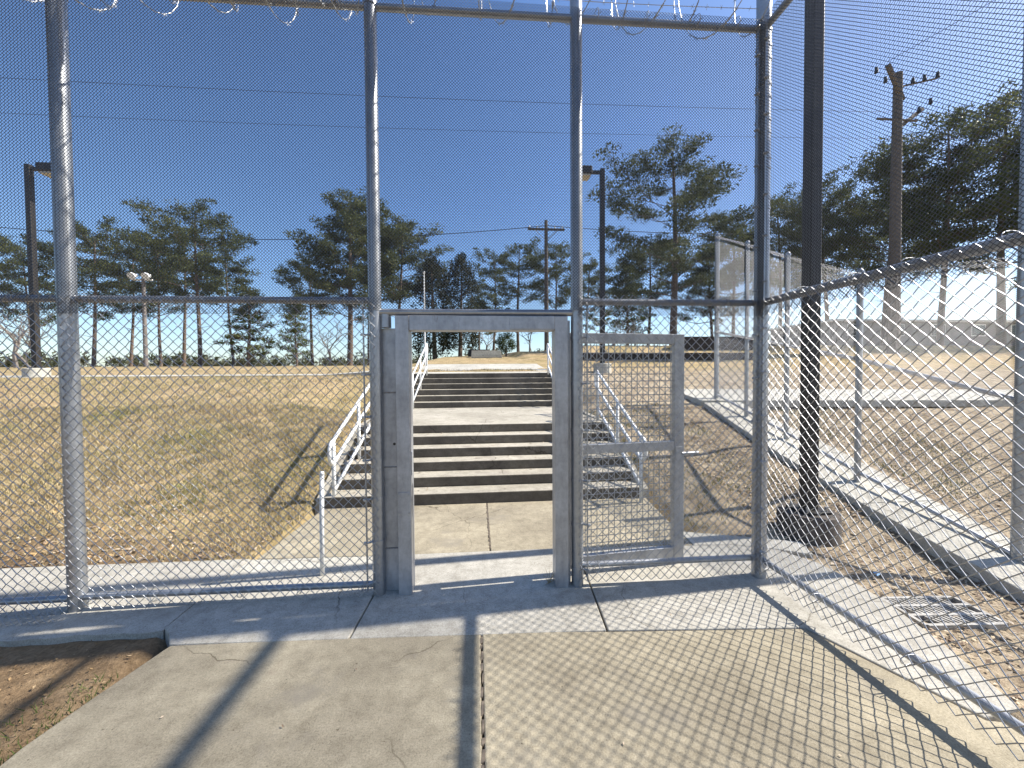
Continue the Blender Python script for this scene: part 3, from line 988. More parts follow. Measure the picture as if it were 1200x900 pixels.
head(dp, 8.1, -1)
def light_pole(X, Y, Ht, sx, label, rz=0.0):
    z0 = tz(X, Y)
    o = thing('light_pole', (X, Y, z0), rz, label=label, cat='light pole')
    mk('footing', MB().tube([(0, 0, -0.3), (0, 0, 0.28), (0, 0, 0.3)], [0.3, 0.3, 0.28], 20), 'walk', o, smooth='auto')
    mk('shaft', MB().box(-0.075, 0.075, -0.075, 0.075, 0.3, Ht), 'bronze', o, bevel=0.01)
    mk('base_plate', MB().box(-0.14, 0.14, -0.14, 0.14, 0.3, 0.325), 'bronze', o)
    head(o, Ht - 0.05, sx)
    return o
light_pole(-13.7, 13.5, 6.55, 1, 'dark light pole with one shoebox lamp on the lawn crest beside the bare tree')
light_pole(4.25, 13.1, 6.85, -1, 'dark light pole with one shoebox lamp above the stair head by the tall pine')
fp = thing('floodlight_pole', (-23.4, 30, tz(-23.4, 30)), label='pale slender pole with two floodlights among the pines', cat='light pole')
mk('shaft', MB().tube([(0, 0, -0.2), (0, 0, 6.4)], [0.14, 0.1], 12), 'greybark', fp, smooth='auto')
mk('crossarm', MB().box(-0.6, 0.6, -0.05, 0.05, 6.1, 6.2), 'white', fp)
for sx in (-0.45, 0.45):
    mk('floodlight', MB().tube([(sx, -0.05, 6.45), (sx, -0.35, 6.35), (sx, -0.45, 6.3)], [0.12, 0.24, 0.25], 12), 'trim', fp, smooth='auto')
wp = thing('flagpole', (-2.0, 15.3, tz(-2.0, 15.3)), label='thin white pole beside the stair head', cat='pole')
mk('shaft', MB().tube([(0, 0, -0.1), (0, 0, 3.5)], [0.032, 0.024], 10), 'white', wp, smooth='auto')
mk('finial', MB().tube([(0, 0, 3.49), (0, 0, 3.54), (0, 0, 3.57)], [0.03, 0.045, 0.015], 10), 'white', wp, smooth='auto')

# ------------------------------------------------------------------ utility poles and lines
up = thing('utility_pole', (7.1, 40, tz(7.1, 40)), label='wooden utility pole with one crossarm behind the gate', cat='utility pole')
b0 = tz(7.1, 40)
mk('shaft', MB().tube([(0, 0, -0.3), (0, 0, 17.3 - b0)], [0.24, 0.17], 10), 'wood', up, smooth='auto')
mk('crossarm', MB().box(-1.9, 1.9, -0.08, 0.08, 16.3 - b0, 16.5 - b0), 'wood', up)
for sx in (-1.7, -0.9, 0.9, 1.7):
    mk('insulator', MB().tube([(sx, 0, 16.5 - b0), (sx, 0, 16.78 - b0)], [0.09, 0.05], 8), 'trim', up)
for sx in (-1, 1):
    mk('brace', MB().tube([(0, -0.1, 15.2 - b0), (sx * 1.2, -0.1, 16.35 - b0)], 0.04, 6), 'galv', up)
ur = thing('utility_pole', (23.1, 20, tz(23.1, 20)), label='tall dark utility pole with tilted crossarms above the dense pines', cat='utility pole')
b1 = tz(23.1, 20)
mk('shaft', MB().tube([(0, 0, -0.3), (0, 0, 18.0 - b1)], [0.3, 0.2], 10), 'wood', ur, smooth='auto')
mk('crossarm', MB().tube([(-1.3, -0.6, 17.9 - b1), (0.3, 0.0, 16.6 - b1)], 0.13, 8), 'wood', ur, smooth='auto')
mk('crossarm', MB().tube([(0.0, 0.0, 15.0 - b1), (2.1, 0.5, 16.5 - b1)], 0.11, 8), 'wood', ur, smooth='auto')
mk('crossarm', MB().tube([(-1.2, 0, 15.5 - b1), (1.2, 0, 15.5 - b1)], 0.06, 8), 'wood', ur, smooth='auto')
mk('crossarm', MB().tube([(0.0, 0, 17.25 - b1), (2.5, 0.1, 17.95 - b1)], 0.05, 8), 'wood', ur, smooth='auto')
for (sx, sz) in ((-1.3, 18.1), (-0.75, 17.62), (2.0, 16.62), (1.3, 16.1), (2.4, 18.08), (1.6, 17.86), (0.9, 17.66)):
    mk('insulator', MB().tube([(sx, 0, sz - 0.15 - b1), (sx, 0, sz + 0.15 - b1)], [0.1, 0.06], 8), 'cable', ur)
def wire(pts, r, label):
    mb = MB()
    out = []
    for i in range(len(pts) - 1):
        a, b_ = Vector(pts[i][:3]), Vector(pts[i + 1])
        for k in range(24):
            t = k / 24
            q = a.lerp(b_, t)
            q.z -= 4 * WIRE_SAG * t * (1 - t)
            out.append(q)
    out.append(Vector(pts[-1]))
    mb.tube(out, r, 5, False)
    return tag(mk('power_line', mb, 'cable', None, smooth=True), label, 'power line')
WIRE_SAG = 2.2
wire([(-60, 40.5, 17.2), (7.1, 39.9, 16.75), (75, 41, 22.0)], 0.035, 'thick black cable sagging between the utility poles')
WIRE_SAG = 1.0
wire([(-75, 30, 22.6), (45, 30, 23.4)], 0.014, 'thin high power line crossing the open sky, the upper one')
wire([(-75, 30.5, 20.4), (45, 30.5, 21.6)], 0.012, 'thin high power line crossing the open sky, the lower one')
WIRE_SAG = 0.6
wire([(21.8, 19.4, 18.1), (30, -6, 20)], 0.012, 'thin wire leaving the upper crossarm of the tall dark pole')

# ------------------------------------------------------------------ timber retaining walls, far steps, low wall, building
def ties(X0, X1, Y, z0, rows, label):
    w = thing('retaining_wall', ((X0 + X1) / 2, Y, z0), label=label, cat='retaining wall')
    rr = random.Random(int(X0 * 10))
    hw = (X1 - X0) / 2
    for r_ in range(rows):
        x = -hw - (0.9 if r_ % 2 else 0.0)
        while x < hw:
            x2 = min(x + 2.4, hw)
            xa = max(x, -hw)
            if x2 - xa > 0.1:
                dy = rr.uniform(-0.015, 0.015)
                mk('timber', MB().box(xa + 0.006, x2 - 0.006, -0.1 + dy, 0.1 + dy, r_ * 0.185, r_ * 0.185 + 0.178), 'tie', w, bevel=0.008)
            x += 2.4
    return w
ties(5.2, 14.5, 19.2, 2.15, 3, 'long low dark timber retaining wall on the bank above the stairs')
ties(11.6, 17.5, 22.3, 2.9, 5, 'taller dark timber retaining wall terraced behind the longer one')
fs = thing('garden_steps', (0.6, 25.6, tz(0.6, 25.6)), label='small flight of grey concrete steps in the far lawn beyond the staircase', cat='stairs')
for i in range(5):
    mk('step', MB().box(-1.0, 1.0, i * 0.4, i * 0.4 + 0.42, -0.25, 0.12 * (i + 1)), 'stair', fs, bevel=0.01)
lw = thing('low_wall', (0.1, 34, tz(0.1, 34)), label='low dark timber wall on the far lawn beside the round shrub', cat='wall')
for r_ in range(3):
    mk('timber', MB().box(-0.9, 0.9, -0.1, 0.1, r_ * 0.2, r_ * 0.2 + 0.19), 'tie', lw, bevel=0.01)
bd = thing('building', (41, 33.5, tz(41, 33.5) - 0.3), label='long low grey building with a pale roof edge behind the outer fence', cat='building')
BH = 6.4 - tz(41, 33.5) + 0.3
mk('wall', MB().box(-9, 14, -0.5, 7, 0, BH - 0.18), 'wall', bd)
mk('roof', MB().box(-9.4, 14.4, -0.9, 7.4, BH - 0.178, BH), 'trim', bd)
for i in range(5):
    w = mk('window', MB().box(-7.5 + i * 4.2, -6.0 + i * 4.2, -0.53, -0.49, 1.5, 2.6), 'trim', bd)
    mk('pane', MB().box(-7.42 + i * 4.2, -6.08 + i * 4.2, -0.545, -0.531, 1.58, 2.52), 'glass', w)

# drain grate in the litter
dg = thing('drain_grate', (3.3, 2.5, tz(3.3, 2.5) + 0.014), radians(-4), label='pale slotted drain grate lying in the leaf litter beside the curb', cat='grate')
for x0 in (-0.28, 0.28):
    mk('frame_bar', MB().box(x0 - 0.012, x0 + 0.012, -0.16, 0.16, -0.03, 0.012), 'grate', dg)
for y0 in (-0.16, -0.05, 0.06, 0.16):
    mk('frame_bar', MB().box(-0.268, 0.268, y0 - 0.012, y0 + 0.012, -0.03, 0.012), 'grate', dg)
mk('pit', MB().box(-0.268, 0.268, -0.148, 0.148, -0.09, -0.035), 'tie', dg)
sb = bpy.data.meshes.new('bar')
t_ = MB()
b = 0
t_.v = [(0.05, -0.148, -0.02), (0.064, -0.148, -0.02), (-0.05, 0.148, -0.02), (-0.064, 0.148, -0.02)] + [(0.05, -0.148, 0.008), (0.064, -0.148, 0.008), (-0.05, 0.148, 0.008), (-0.064, 0.148, 0.008)]
t_.f = [[0, 3, 2, 1], [4, 5, 6, 7], [0, 1, 5, 4], [1, 2, 6, 5], [2, 3, 7, 6], [3, 0, 4, 7]]
sb.from_pydata(t_.v, [], t_.f)
sb.materials.append(M['grate'])
for i in range(13):
    o = bpy.data.objects.new('bar', sb)
    COL.objects.link(o)
    o.parent = dg
    o.location = (-0.205 + i * 0.0342, 0, 0)
sc_ = MB()
sc_.v = [(0, 0, 0.02), (0.05, 0.01, 0.03), (0.06, 0.045, 0.015), (0.015, 0.05, 0.028), (0.03, 0.025, 0.045)]
sc_.f = [[0, 1, 4], [1, 2, 4], [2, 3, 4], [3, 0, 4]]
scrap = mk('litter_scrap', sc_, 'plastic')
scrap.location = (3.3, 2.95, tz(3.3, 2.95) + 0.01)
tag(scrap, 'small crumpled blue scrap lying on the leaf litter', 'litter')

# ------------------------------------------------------------------ grass and leaf litter
def blades(n, xr, yr, keep, hmin, hmax, w, cols, seed, lean=0.6):
    rg = np.random.default_rng(seed)
    x = rg.uniform(*xr, n); y = rg.uniform(*yr, n)
    k = keep(x, y, rg)
    x, y = x[k], y[k]
    n = len(x)
    z = terrain(x, y)
    h = rg.uniform(hmin, hmax, n) * np.clip(0.85 + 0.55 * snoise(x * 3.1, y * 3.3 + 1), 0.35, 1.5)
    a = rg.uniform(0, 2 * pi, n)
    l = rg.uniform(0.1, lean, n) * h
    b = rg.uniform(0, 2 * pi, n)
    p0 = np.stack([x - w * np.cos(a), y - w * np.sin(a), z - 0.004], 1)
    p1 = np.stack([x + w * np.cos(a), y + w * np.sin(a), z - 0.004], 1)
    p2 = np.stack([x + l * np.cos(b), y + l * np.sin(b), z + h], 1)
    V = np.stack([p0, p1, p2], 1).reshape(-1, 3)
    me = np_mesh('grass', V, np.arange(3 * n).reshape(-1, 3), 3)
    ci = np.array(cols)
    mixv = 0.5 + 0.5 * np.clip(snoise(x * 0.9, y * 0.9 + 2), -1, 1)
    pick = np.clip((mixv * 0.6 + rg.uniform(0, 0.55, n)) * (len(cols) - 1), 0, len(cols) - 1.001)
    i0 = pick.astype(int); f = (pick - i0)[:, None]
    c = ci[i0] * (1 - f) + ci[i0 + 1] * f
    c = c * rg.uniform(0.65, 1.2, (n, 1)) * (0.85 + 0.2 * snoise(x * 2.3 + 1, y * 2.7))[:, None]
    tint(me, np.repeat(c, 3, 0))
    return me
dry = [(0.66, 0.54, 0.35), (0.54, 0.42, 0.24), (0.62, 0.5, 0.3), (0.46, 0.39, 0.2), (0.26, 0.28, 0.1)]
def keep_lawn(x, y, rg):
    d = 1 - 0.85 * ss(5.2, 4.2, y + 0.4 * snoise(x, y)) * ss(-2.2, -3.4, x)
    clump = np.clip(0.62 + 0.5 * snoise(x * 3.7 + 2, y * 3.9) + 0.25 * np.sin(x * 17 + 3 * np.sin(y * 13)), 0.12, 1)
    edge = -2.09 + 0.05 * np.sin(y * 11) * np.sin(y * 4.3)
    return (rg.uniform(0, 1, len(x)) < d * clump) & ((x < edge) | (y > 12.4))
g1 = link('grass', blades(170000, (-9.5, -1.99), (3.82, 9), keep_lawn, 0.025, 0.085, 0.0052, dry, 5, 1.2), 'grass')
tag(g1, 'short dry tan and green grass on the sloping lawn', 'grass', kind='stuff')
g2 = link('grass', blades(60000, (-20, 2), (8.5, 13.0), keep_lawn, 0.03, 0.07, 0.008, dry, 6), 'grass')
tag(g2, 'dry grass toward the lawn crest', 'grass', kind='stuff')
def keep_right(x, y, rg):
    bank = (y > 3.95 + 0.3 * (x > 2.8)) & (y < 8.6)
    d = 0.25 + 0.6 * (snoise(x * 1.4, y * 1.4) > 0.0)
    return bank & (rg.uniform(0, 1, len(x)) < d) & (x > 2.34) & ((x < 4.15) | (x > 5.75))
g3 = link('grass', blades(26000, (2.3, 8), (3.9, 8.6), keep_right, 0.02, 0.06, 0.005, [(0.33, 0.26, 0.14), (0.24, 0.22, 0.09), (0.16, 0.19, 0.06), (0.2, 0.2, 0.08)], 8), 'grass')
tag(g3, 'sparse grass on the leafy bank beside the stairs', 'grass', kind='stuff')
def keep_edge(x, y, rg):
    e = np.interp(y, [0.5, 1.9, 2.6], [-2.16, -2.14, -2.06])
    return (x < e) & (rg.uniform(0, 1, len(x)) < np.exp(-(e - x) / 0.12)) & (y < 2.45)
g4 = link('grass', blades(5000, (-2.9, -2.05), (0.6, 2.6), keep_edge, 0.02, 0.07, 0.003, [(0.3, 0.24, 0.12), (0.16, 0.2, 0.06), (0.12, 0.17, 0.05)], 9, 1.2), 'grass')
tag(g4, 'grass tufts along the edge of the old slab by the bare soil', 'grass', kind='stuff')

def leaves(n, xr, yr, keep, size, cols, seed, name='leaf_litter'):
    rg = np.random.default_rng(seed)
    x = rg.uniform(*xr, n); y = rg.uniform(*yr, n)
    k = keep(x, y, rg)
    x, y = x[k], y[k]
    n = len(x)
    z = terrain(x, y) + rg.uniform(0.002, 0.02, n)
    s = rg.uniform(size * 0.5, size * 1.3, n)
    a = rg.uniform(0, 2 * pi, n)
    ca, sa = np.cos(a), np.sin(a)
    tilt = rg.uniform(-0.7, 0.7, (n, 2))
    fold = rg.uniform(0.1, 0.5, n) * s
    loc = [(-1.0, 0.0), (0.0, -0.5), (1.0, 0.0), (0.0, 0.5)]
    V = []
    for i, (u, v) in enumerate(loc):
        px = s * (u * ca - v * sa); py = s * (u * sa + v * ca)
        pz = z + tilt[:, 0] * px * 0.6 + tilt[:, 1] * py * 0.6 + (fold if i in (1, 3) else 0) * 0.5
        V.append(np.stack([x + px, y + py, pz], 1))
    V = np.stack(V, 1).reshape(-1, 3)
    base = np.arange(n)[:, None] * 4
    F = np.concatenate([base + np.array([[0, 1, 2]]), base + np.array([[0, 2, 3]])], 0)
    me = np_mesh(name, V, F, 3)
    ci = np.array(cols)[rg.integers(0, len(cols), n)] * rg.uniform(0.7, 1.25, (n, 1))
    tint(me, np.repeat(ci, 4, 0))
    return me
brown = [(0.42, 0.32, 0.22), (0.28, 0.2, 0.135), (0.54, 0.43, 0.31), (0.17, 0.125, 0.085), (0.6, 0.5, 0.37), (0.36, 0.265, 0.18)]
def keep_lr(x, y, rg):
    e = np.interp(y, [-1, 1.6, 1.9, 2.6, 3.0, 3.3, 3.6], [2.66, 2.66, 2.82, 3.02, 3.06, 3.2, 3.2])
    pl = np.interp(y, ys_, lx); prx = np.interp(y, ys_, rx)
    ok = (x > e) & ~((x > pl - 0.02) & (x < prx + 0.02)) & ~((y > 3.3) & (y < 4.05) & (x < 3.15)) & (y < 8.3)
    ok &= ~((x > 3.0) & (x < 3.6) & (y > 2.34) & (y < 2.66) & (rg.uniform(0, 1, len(x)) < 0.72))
    ok &= np.hypot(x - 3.5, y - 3.86) > 0.29
    dens = np.clip(0.55 + 0.6 * snoise(x * 2.1, y * 2.2) + 0.5 * np.exp(-(x - e) / 0.1) + 0.5 * np.exp(-np.abs(x - pl) / 0.12), 0.1, 1)
    return ok & (x > 2.34) & (rg.uniform(0, 1, len(x)) < dens)
l1 = link('leaf_litter', leaves(62000, (2.34, 9.5), (-0.5, 8.3), keep_lr, 0.021, brown + [(0.62, 0.51, 0.35), (0.52, 0.42, 0.27)], 12), 'litter')
tag(l1, 'brown fallen leaves and clods covering the bank beside the fence', 'leaf litter', kind='stuff')
def keep_ll(x, y, rg):
    return (y > 3.86) & (x < -2.1) & (rg.uniform(0, 1, len(x)) < np.exp(-(y - 3.86) / 0.6))
l2 = link('leaf_litter', leaves(9000, (-9, -2.1), (3.86, 6.5), keep_ll, 0.026, brown + [(0.48, 0.33, 0.16), (0.42, 0.27, 0.12)], 13), 'litter')
tag(l2, 'orange brown fallen leaves at the foot of the lawn behind the fence', 'leaf litter', kind='stuff')
def keep_ld(x, y, rg):
    e = np.interp(y, [0.5, 1.9, 2.6], [-2.2, -2.18, -2.12])
    return (x < e) & (y < 2.78)
l3 = link('leaf_litter', leaves(2200, (-5, -2.1), (0.3, 2.84), keep_ld, 0.011, [(0.3, 0.2, 0.1), (0.2, 0.13, 0.07), (0.36, 0.26, 0.15), (0.15, 0.1, 0.06)], 14), 'litter')
tag(l3, 'small clods and twigs on the bare soil beside the old slab', 'soil crumbs', kind='stuff')

def keep_pave(x, y, rg):
    return ((y > 2.6) & (x > 0.9)) | (rg.uniform(0, 1, len(x)) < 0.25)
def pave_leaves():
    me = leaves(150, (-1.9, 2.6), (0.6, 5.0), keep_pave, 0.011, brown, 15)
    co = np.empty(len(me.vertices) * 3, np.float32)
    me.vertices.foreach_get('co', co)
    co = co.reshape(-1, 3)
    q = co.reshape(-1, 4, 3)
    q[:, :, 2] += (0.006 - q[:, :, 2].min(1))[:, None]
    me.vertices.foreach_set('co', q.ravel())
    me.update()
    return me
l4 = link('leaf_litter', pave_leaves(), 'litter')
tag(l4, 'few small dry leaf bits blown over the concrete slabs', 'leaf litter', kind='stuff')
def step_leaves():
    rg = np.random.default_rng(44)
    me = leaves(230, (-1.9, 2.15), (5.2, 12.0), lambda x, y, r_: np.ones(len(x), bool), 0.02, brown, 16)
    co = np.empty(len(me.vertices) * 3, np.float32)
    me.vertices.foreach_get('co', co)
    q = co.reshape(-1, 4, 3)
    n = len(q)
    tread = rg.integers(0, 12, n)
    ys0 = np.array(RISER_Y + UP_Y)
    ztr = np.array([RZ * (i + 1) for i in range(6)] + [LAND_Z + UP_RZ * (i + 1) for i in range(6)])
    dep = np.where(tread == 5, 3.3, 0.29)
    yy = ys0[tread] + dep * (1 - rg.uniform(0.05, 0.85, n) ** 1.5)
    yy = np.minimum(yy, 11.95)
    edge = rg.uniform(0, 1, n)
    xx = np.where(edge < 0.3, -1.9 + rg.exponential(0.18, n), np.where(edge < 0.6, 2.14 - rg.exponential(0.18, n), rg.uniform(-1.9, 2.1, n)))
    q[:, :, 0] += (xx - q[:, :, 0].mean(1))[:, None]
    q[:, :, 1] += (yy - q[:, :, 1].mean(1))[:, None]
    q[:, :, 2] += (ztr[tread] + 0.003 - q[:, :, 2].min(1))[:, None]
    me.vertices.foreach_set('co', q.ravel())
    me.update()
    return me
l5 = link('leaf_litter', step_leaves(), 'litter')
tag(l5, 'dry leaves caught in the corners of the stair treads', 'leaf litter', kind='stuff')
wd = MB()
rw = random.Random(5)
for i in range(16):
    a = rw.uniform(0, 2 * pi); l = rw.uniform(0.03, 0.1); h_ = rw.uniform(0.01, 0.11)
    wd.tube([(0, 0, 0), (cos(a) * l * 0.5, sin(a) * l * 0.5, h_ * 0.8), (cos(a) * l, sin(a) * l, h_)], [0.0022, 0.0017, 0.0008], 4, False)
weed = mk('dry_weed', wd, 'drystem')
weed.location = (0.56, 3.1, 0.002)
tag(weed, 'small dry weed tuft at the foot of the gate jamb', 'weed')

# ------------------------------------------------------------------ trees
def tube_np(path, radii, n=5):
    mb = MB(); mb.tube(path, radii, n, False)
    return mb

class Wood(MB):
    pass

def needle_cloud(centres, rad, flat, per, size, rg, cols):
    """leaf-sized triangles around each clump centre, spread through the clump's volume"""
    C = np.repeat(np.asarray(centres), per, 0)
    R = np.repeat(np.asarray(rad), per)
    n = len(C)
    d = rg.normal(0, 1, (n, 3)); d /= np.linalg.norm(d, axis=1)[:, None]
    rr = R * rg.uniform(0.15, 1, n) ** 0.5
    off = d * rr[:, None]
    off[:, 2] *= flat
    P = C + off
    u = rg.normal(0, 1, (n, 3)) + d * 1.2 + np.array([0, 0, 0.4])
    u /= np.linalg.norm(u, axis=1)[:, None]
    v = np.cross(u, rg.normal(0, 1, (n, 3)))
    v /= np.linalg.norm(v, axis=1)[:, None]
    s = (size * rg.uniform(0.6, 1.4, n))[:, None]
    V = np.stack([P - u * s * 0.5 - v * s * 0.22, P - u * s * 0.5 + v * s * 0.22, P + u * s * 0.6], 1).reshape(-1, 3)
    me = np_mesh('crown', V, np.arange(3 * n).reshape(-1, 3), 3)
    cc = np.array(cols)
    clump = np.repeat(rg.uniform(0, 1, len(centres)), per)
    pick = np.clip(clump * 0.7 + rg.uniform(0, 0.3, n), 0, 0.999) * (len(cols) - 1)
    i0 = pick.astype(int); f = (pick - i0)[:, None]
    col = cc[i0] * (1 - f) + cc[np.minimum(i0 + 1, len(cols) - 1)] * f
    tint(me, np.repeat(col, 3, 0))
    me.materials.append(M['leaf'])
    return me
GREEN = [(0.045, 0.055, 0.025), (0.08, 0.095, 0.038), (0.115, 0.13, 0.052), (0.16, 0.165, 0.07)]

def pine_meshes(seed, Ht, crown0, spread, limbs, shape, size=0.25, per=64, trunk_r=0.22):
    rg = np.random.default_rng(seed)
    wood = MB()
    lean = rg.uniform(-0.3, 0.3, 2)
    def axis_pt(t):
        return np.array([lean[0] * t * t + 0.12 * sin(t * 5 + seed), lean[1] * t * t + 0.12 * cos(t * 4 + seed), Ht * t])
    ts = np.linspace(0, 0.97, 12)
    wood.tube([tuple(axis_pt(t) + (np.array([0, 0, -0.4]) if t == 0 else 0)) for t in ts], [trunk_r * (1.15 - t) ** 0.8 for t in ts], 8, False)
    cents, rads = [], []
    for i in range(limbs):
        f = (i + rg.uniform(0, 0.9)) / limbs
        t = crown0 + (0.985 - crown0) * f
        a = i * 2.4 + rg.uniform(-0.5, 0.5)
        prof = shape(f)
        L_ = spread * prof * rg.uniform(0.55, 1.1)
        up = rg.uniform(0.0, 0.35) + 0.3 * f
        p0 = axis_pt(t)
        d = np.array([cos(a), sin(a), up])
        pts = [p0]
        for s in (0.35, 0.7, 1.0):
            pts.append(p0 + d * L_ * s + np.array([0, 0, 0.12 * L_ * s * s]) + rg.normal(0, 0.08, 3) * L_ * 0.4)
        wood.tube([tuple(p) for p in pts], [0.07 * (1.2 - t), 0.05 * (1.2 - t) + 0.01, 0.025, 0.012], 4, False)
        nc = max(3, int(L_ * 2.0))
        for k in range(nc):
            s = 0.45 + 0.6 * (k + rg.uniform(0, 1)) / nc
            c = p0 + (pts[-1] - p0) * s + rg.normal(0, 0.2, 3) * (0.6 + 0.25 * L_) * np.array([1, 1, 0.55])
            cents.append(c)
            rads.append(rg.uniform(0.45, 0.9) * (0.75 + 0.13 * spread))
            if rg.uniform() < 0.5:
                wood.tube([tuple(p0 + (pts[-1] - p0) * s * 0.9), tuple(c)], [0.018, 0.008], 3, False)
    # a few dead stubs under the crown
    for i in range(5):
        t = crown0 * rg.uniform(0.55, 1)
        a = rg.uniform(0, 6.28)
        p0 = axis_pt(t)
        wood.tube([tuple(p0), tuple(p0 + np.array([cos(a), sin(a), 0.2]) * rg.uniform(0.6, 1.8))], [0.035, 0.01], 3, False)
    cm = needle_cloud(cents, rads, 0.42, per, size, rg, GREEN)
    wme = bpy.data.meshes.new('trunk')
    wme.from_pydata(wood.v, [], wood.f)
    wme.polygons.foreach_set('use_smooth', [True] * len(wme.polygons))
    wme.materials.append(M['bark'])
    return wme, cm, Ht

sh_round = lambda f: (0.55 + 0.65 * sin(pi * min(1, f * 0.85 + 0.12))) * (1 - 0.45 * f * f)
sh_cone = lambda f: 1.05 - 0.8 * f
sh_flat = lambda f: 0.5 + 0.6 * sin(pi * (0.15 + 0.7 * f))
PINES = {
    'A': pine_meshes(1, 16, 0.36, 5.0, 34, sh_round),
    'B': pine_meshes(2, 16, 0.45, 4.6, 28, sh_flat),
    'C': pine_meshes(3, 16, 0.26, 5.0, 42, sh_cone),
    'D': pine_meshes(4, 16, 0.42, 5.4, 32, sh_round),
    'E': pine_meshes(5, 9, 0.12, 2.6, 34, sh_cone, 0.26, 46, 0.15),
    'F': pine_meshes(16, 16, 0.5, 4.0, 22, sh_round),
    'G': pine_meshes(27, 16, 0.32, 4.6, 26, sh_flat),
    'H': pine_meshes(8, 20, 0.26, 6.8, 36, sh_round, 0.26, 80, 0.34),
}
def cedar_meshes(seed, Ht):
    rg = np.random.default_rng(seed)
    cents, rads = [], []
    for i in range(240):
        f = rg.uniform(0.03, 1) 
        r = 1.9 * (1 - f ** 4.0) ** 0.6 * rg.uniform(0.45, 1.0)
        a = rg.uniform(0, 6.28)
        cents.append((r * cos(a), r * sin(a), Ht * (0.06 + 0.92 * f)))
        rads.append(rg.uniform(0.35, 0.6))
    cm = needle_cloud(cents, rads, 1.3, 34, 0.22, rg, [(0.028, 0.036, 0.02), (0.04, 0.045, 0.025), (0.06, 0.058, 0.034)])
    w = MB().tube([(0, 0, -0.3), (0, 0, Ht * 0.5), (0, 0, Ht * 0.9)], [0.22, 0.13, 0.03], 8, False)
    wme = bpy.data.meshes.new('trunk'); wme.from_pydata(w.v, [], w.f); wme.materials.append(M['bark'])
    return wme, cm, Ht
CEDAR = cedar_meshes(40, 9.5)
def bare_meshes(seed, Ht):
    rg = np.random.default_rng(seed)
    w = MB(); tw = MB()
    def grow(p, d, L_, r, lvl):
        q = p + d * L_
        (w if lvl < 3 else tw).tube([tuple(p), tuple((p + q) / 2 + rg.normal(0, 0.03, 3) * L_), tuple(q)], [r, r * 0.8, r * 0.55], 5 if lvl < 2 else 3, False)
        if lvl >= 5: return
        for k in range(3 if lvl else 4):
            nd = d + rg.normal(0, 0.48, 3) + np.array([0, 0, 0.15])
            nd /= np.linalg.norm(nd)
            grow(p + d * L_ * rg.uniform(0.55, 1.0), nd, L_ * rg.uniform(0.55, 0.78), r * 0.56, lvl + 1)
    grow(np.array([0, 0, -0.2]), np.array([0, 0, 1.0]), Ht * 0.33, 0.12, 0)
    out = []
    for mb, nm in ((w, 'trunk'), (tw, 'crown')):
        me = bpy.data.meshes.new(nm); me.from_pydata(mb.v, [], mb.f); me.materials.append(M['greybark']); out.append(me)
    return out[0], out[1], Ht
BARE = [bare_meshes(60, 6), bare_meshes(61, 6)]
def shrub_meshes(seed):
    rg = np.random.default_rng(seed)
    cents = []
    for i in range(60):
        d = rg.normal(0, 1, 3); d /= np.linalg.norm(d)
        cents.append(d * rg.uniform(0.4, 0.8) * np.array([1, 1, 0.95]) + np.array([0, 0, 1.15]))
    cm = needle_cloud(cents, [0.28] * 60, 1.0, 60, 0.1, rg, [(0.03, 0.05, 0.018), (0.06, 0.08, 0.025), (0.1, 0.11, 0.035)])
    w = MB().tube([(0, 0, -0.1), (0, 0, 0.9)], [0.08, 0.05], 7, False)
    wme = bpy.data.meshes.new('trunk'); wme.from_pydata(w.v, [], w.f); wme.materials.append(M['bark'])
    return wme, cm, 2.0
SHRUB = shrub_meshes(77)

def tree(name, kit, X, Y, top, rz, label, cat='tree', group=None, wide=1.0):
    z0 = tz(X, Y)
    s = (top - z0) / kit[2]
    o = thing(name, (X, Y, z0), rz, label, cat, group)
    o.rotation_euler = (0.035 * sin(X * 3.1), 0.035 * cos(Y * 2.3 + X), rz)
    o.scale = (s * wide, s * wide, s)
    t = bpy.data.objects.new('trunk', kit[0]); COL.objects.link(t); t.parent = o
    c = bpy.data.objects.new('crown', kit[1]); COL.objects.link(c); c.parent = o
    return o
gL = 'pines in the grove beyond the lawn crest'
lL = 'tall pine with a bare trunk in the grove beyond the lawn crest'
for k_, X, Y, tp, rz, w in (('B', -42.4, 38, 13.4, 0.3, 0.9), ('F', -39.8, 42, 15.8, 1.3, 0.95), ('G', -35.8, 40, 15.4, 2.2, 0.85), ('B', -42.2, 52, 17.4, 3.4, 0.85),
                            ('A', -32.8, 44, 16.2, 4.1, 0.75), ('F', -33.3, 48, 18.0, 5.2, 0.8), ('F', -24.6, 42, 13.6, 1.7, 0.9), ('G', -47, 46, 15, 2.0, 0.9)):
    tree('pine_tree', PINES[k_], X, Y, tp, rz, lL, group=gL, wide=w)
tree('pine_tree', PINES['D'], -26.5, 40, 17.4, 3.1, 'tallest pine of the grove beyond the lawn crest, slightly leaning top', wide=0.85)
tree('pine_tree', PINES['E'], -18.6, 34, 8.9, 0.5, 'bushy low green pine at the near edge of the grove', wide=1.25)
tree('pine_tree', PINES['E'], -13.6, 31, 7.6, 2.5, 'small narrow pine standing apart from the grove', wide=0.95)
tree('pine_tree', PINES['B'], -17.6, 44, 14.0, 4.6, 'shorter pine leaning out at the side of the big pine cluster')
tree('pine_tree', PINES['H'], -12.0, 38, 18.3, 0.9, 'big broad pine with reddish trunk, foremost of the close cluster', wide=0.9)
tree('pine_tree', PINES['A'], -10.8, 41, 18.6, 3.7, 'tall pine close behind the big broad pine of the cluster')
tree('pine_tree', PINES['D'], -8.4, 42, 17.2, 5.5, 'tall pine at the edge of the close cluster beside the cedars', wide=0.9)
lC = 'dark columnar cedar standing beyond the gate header'
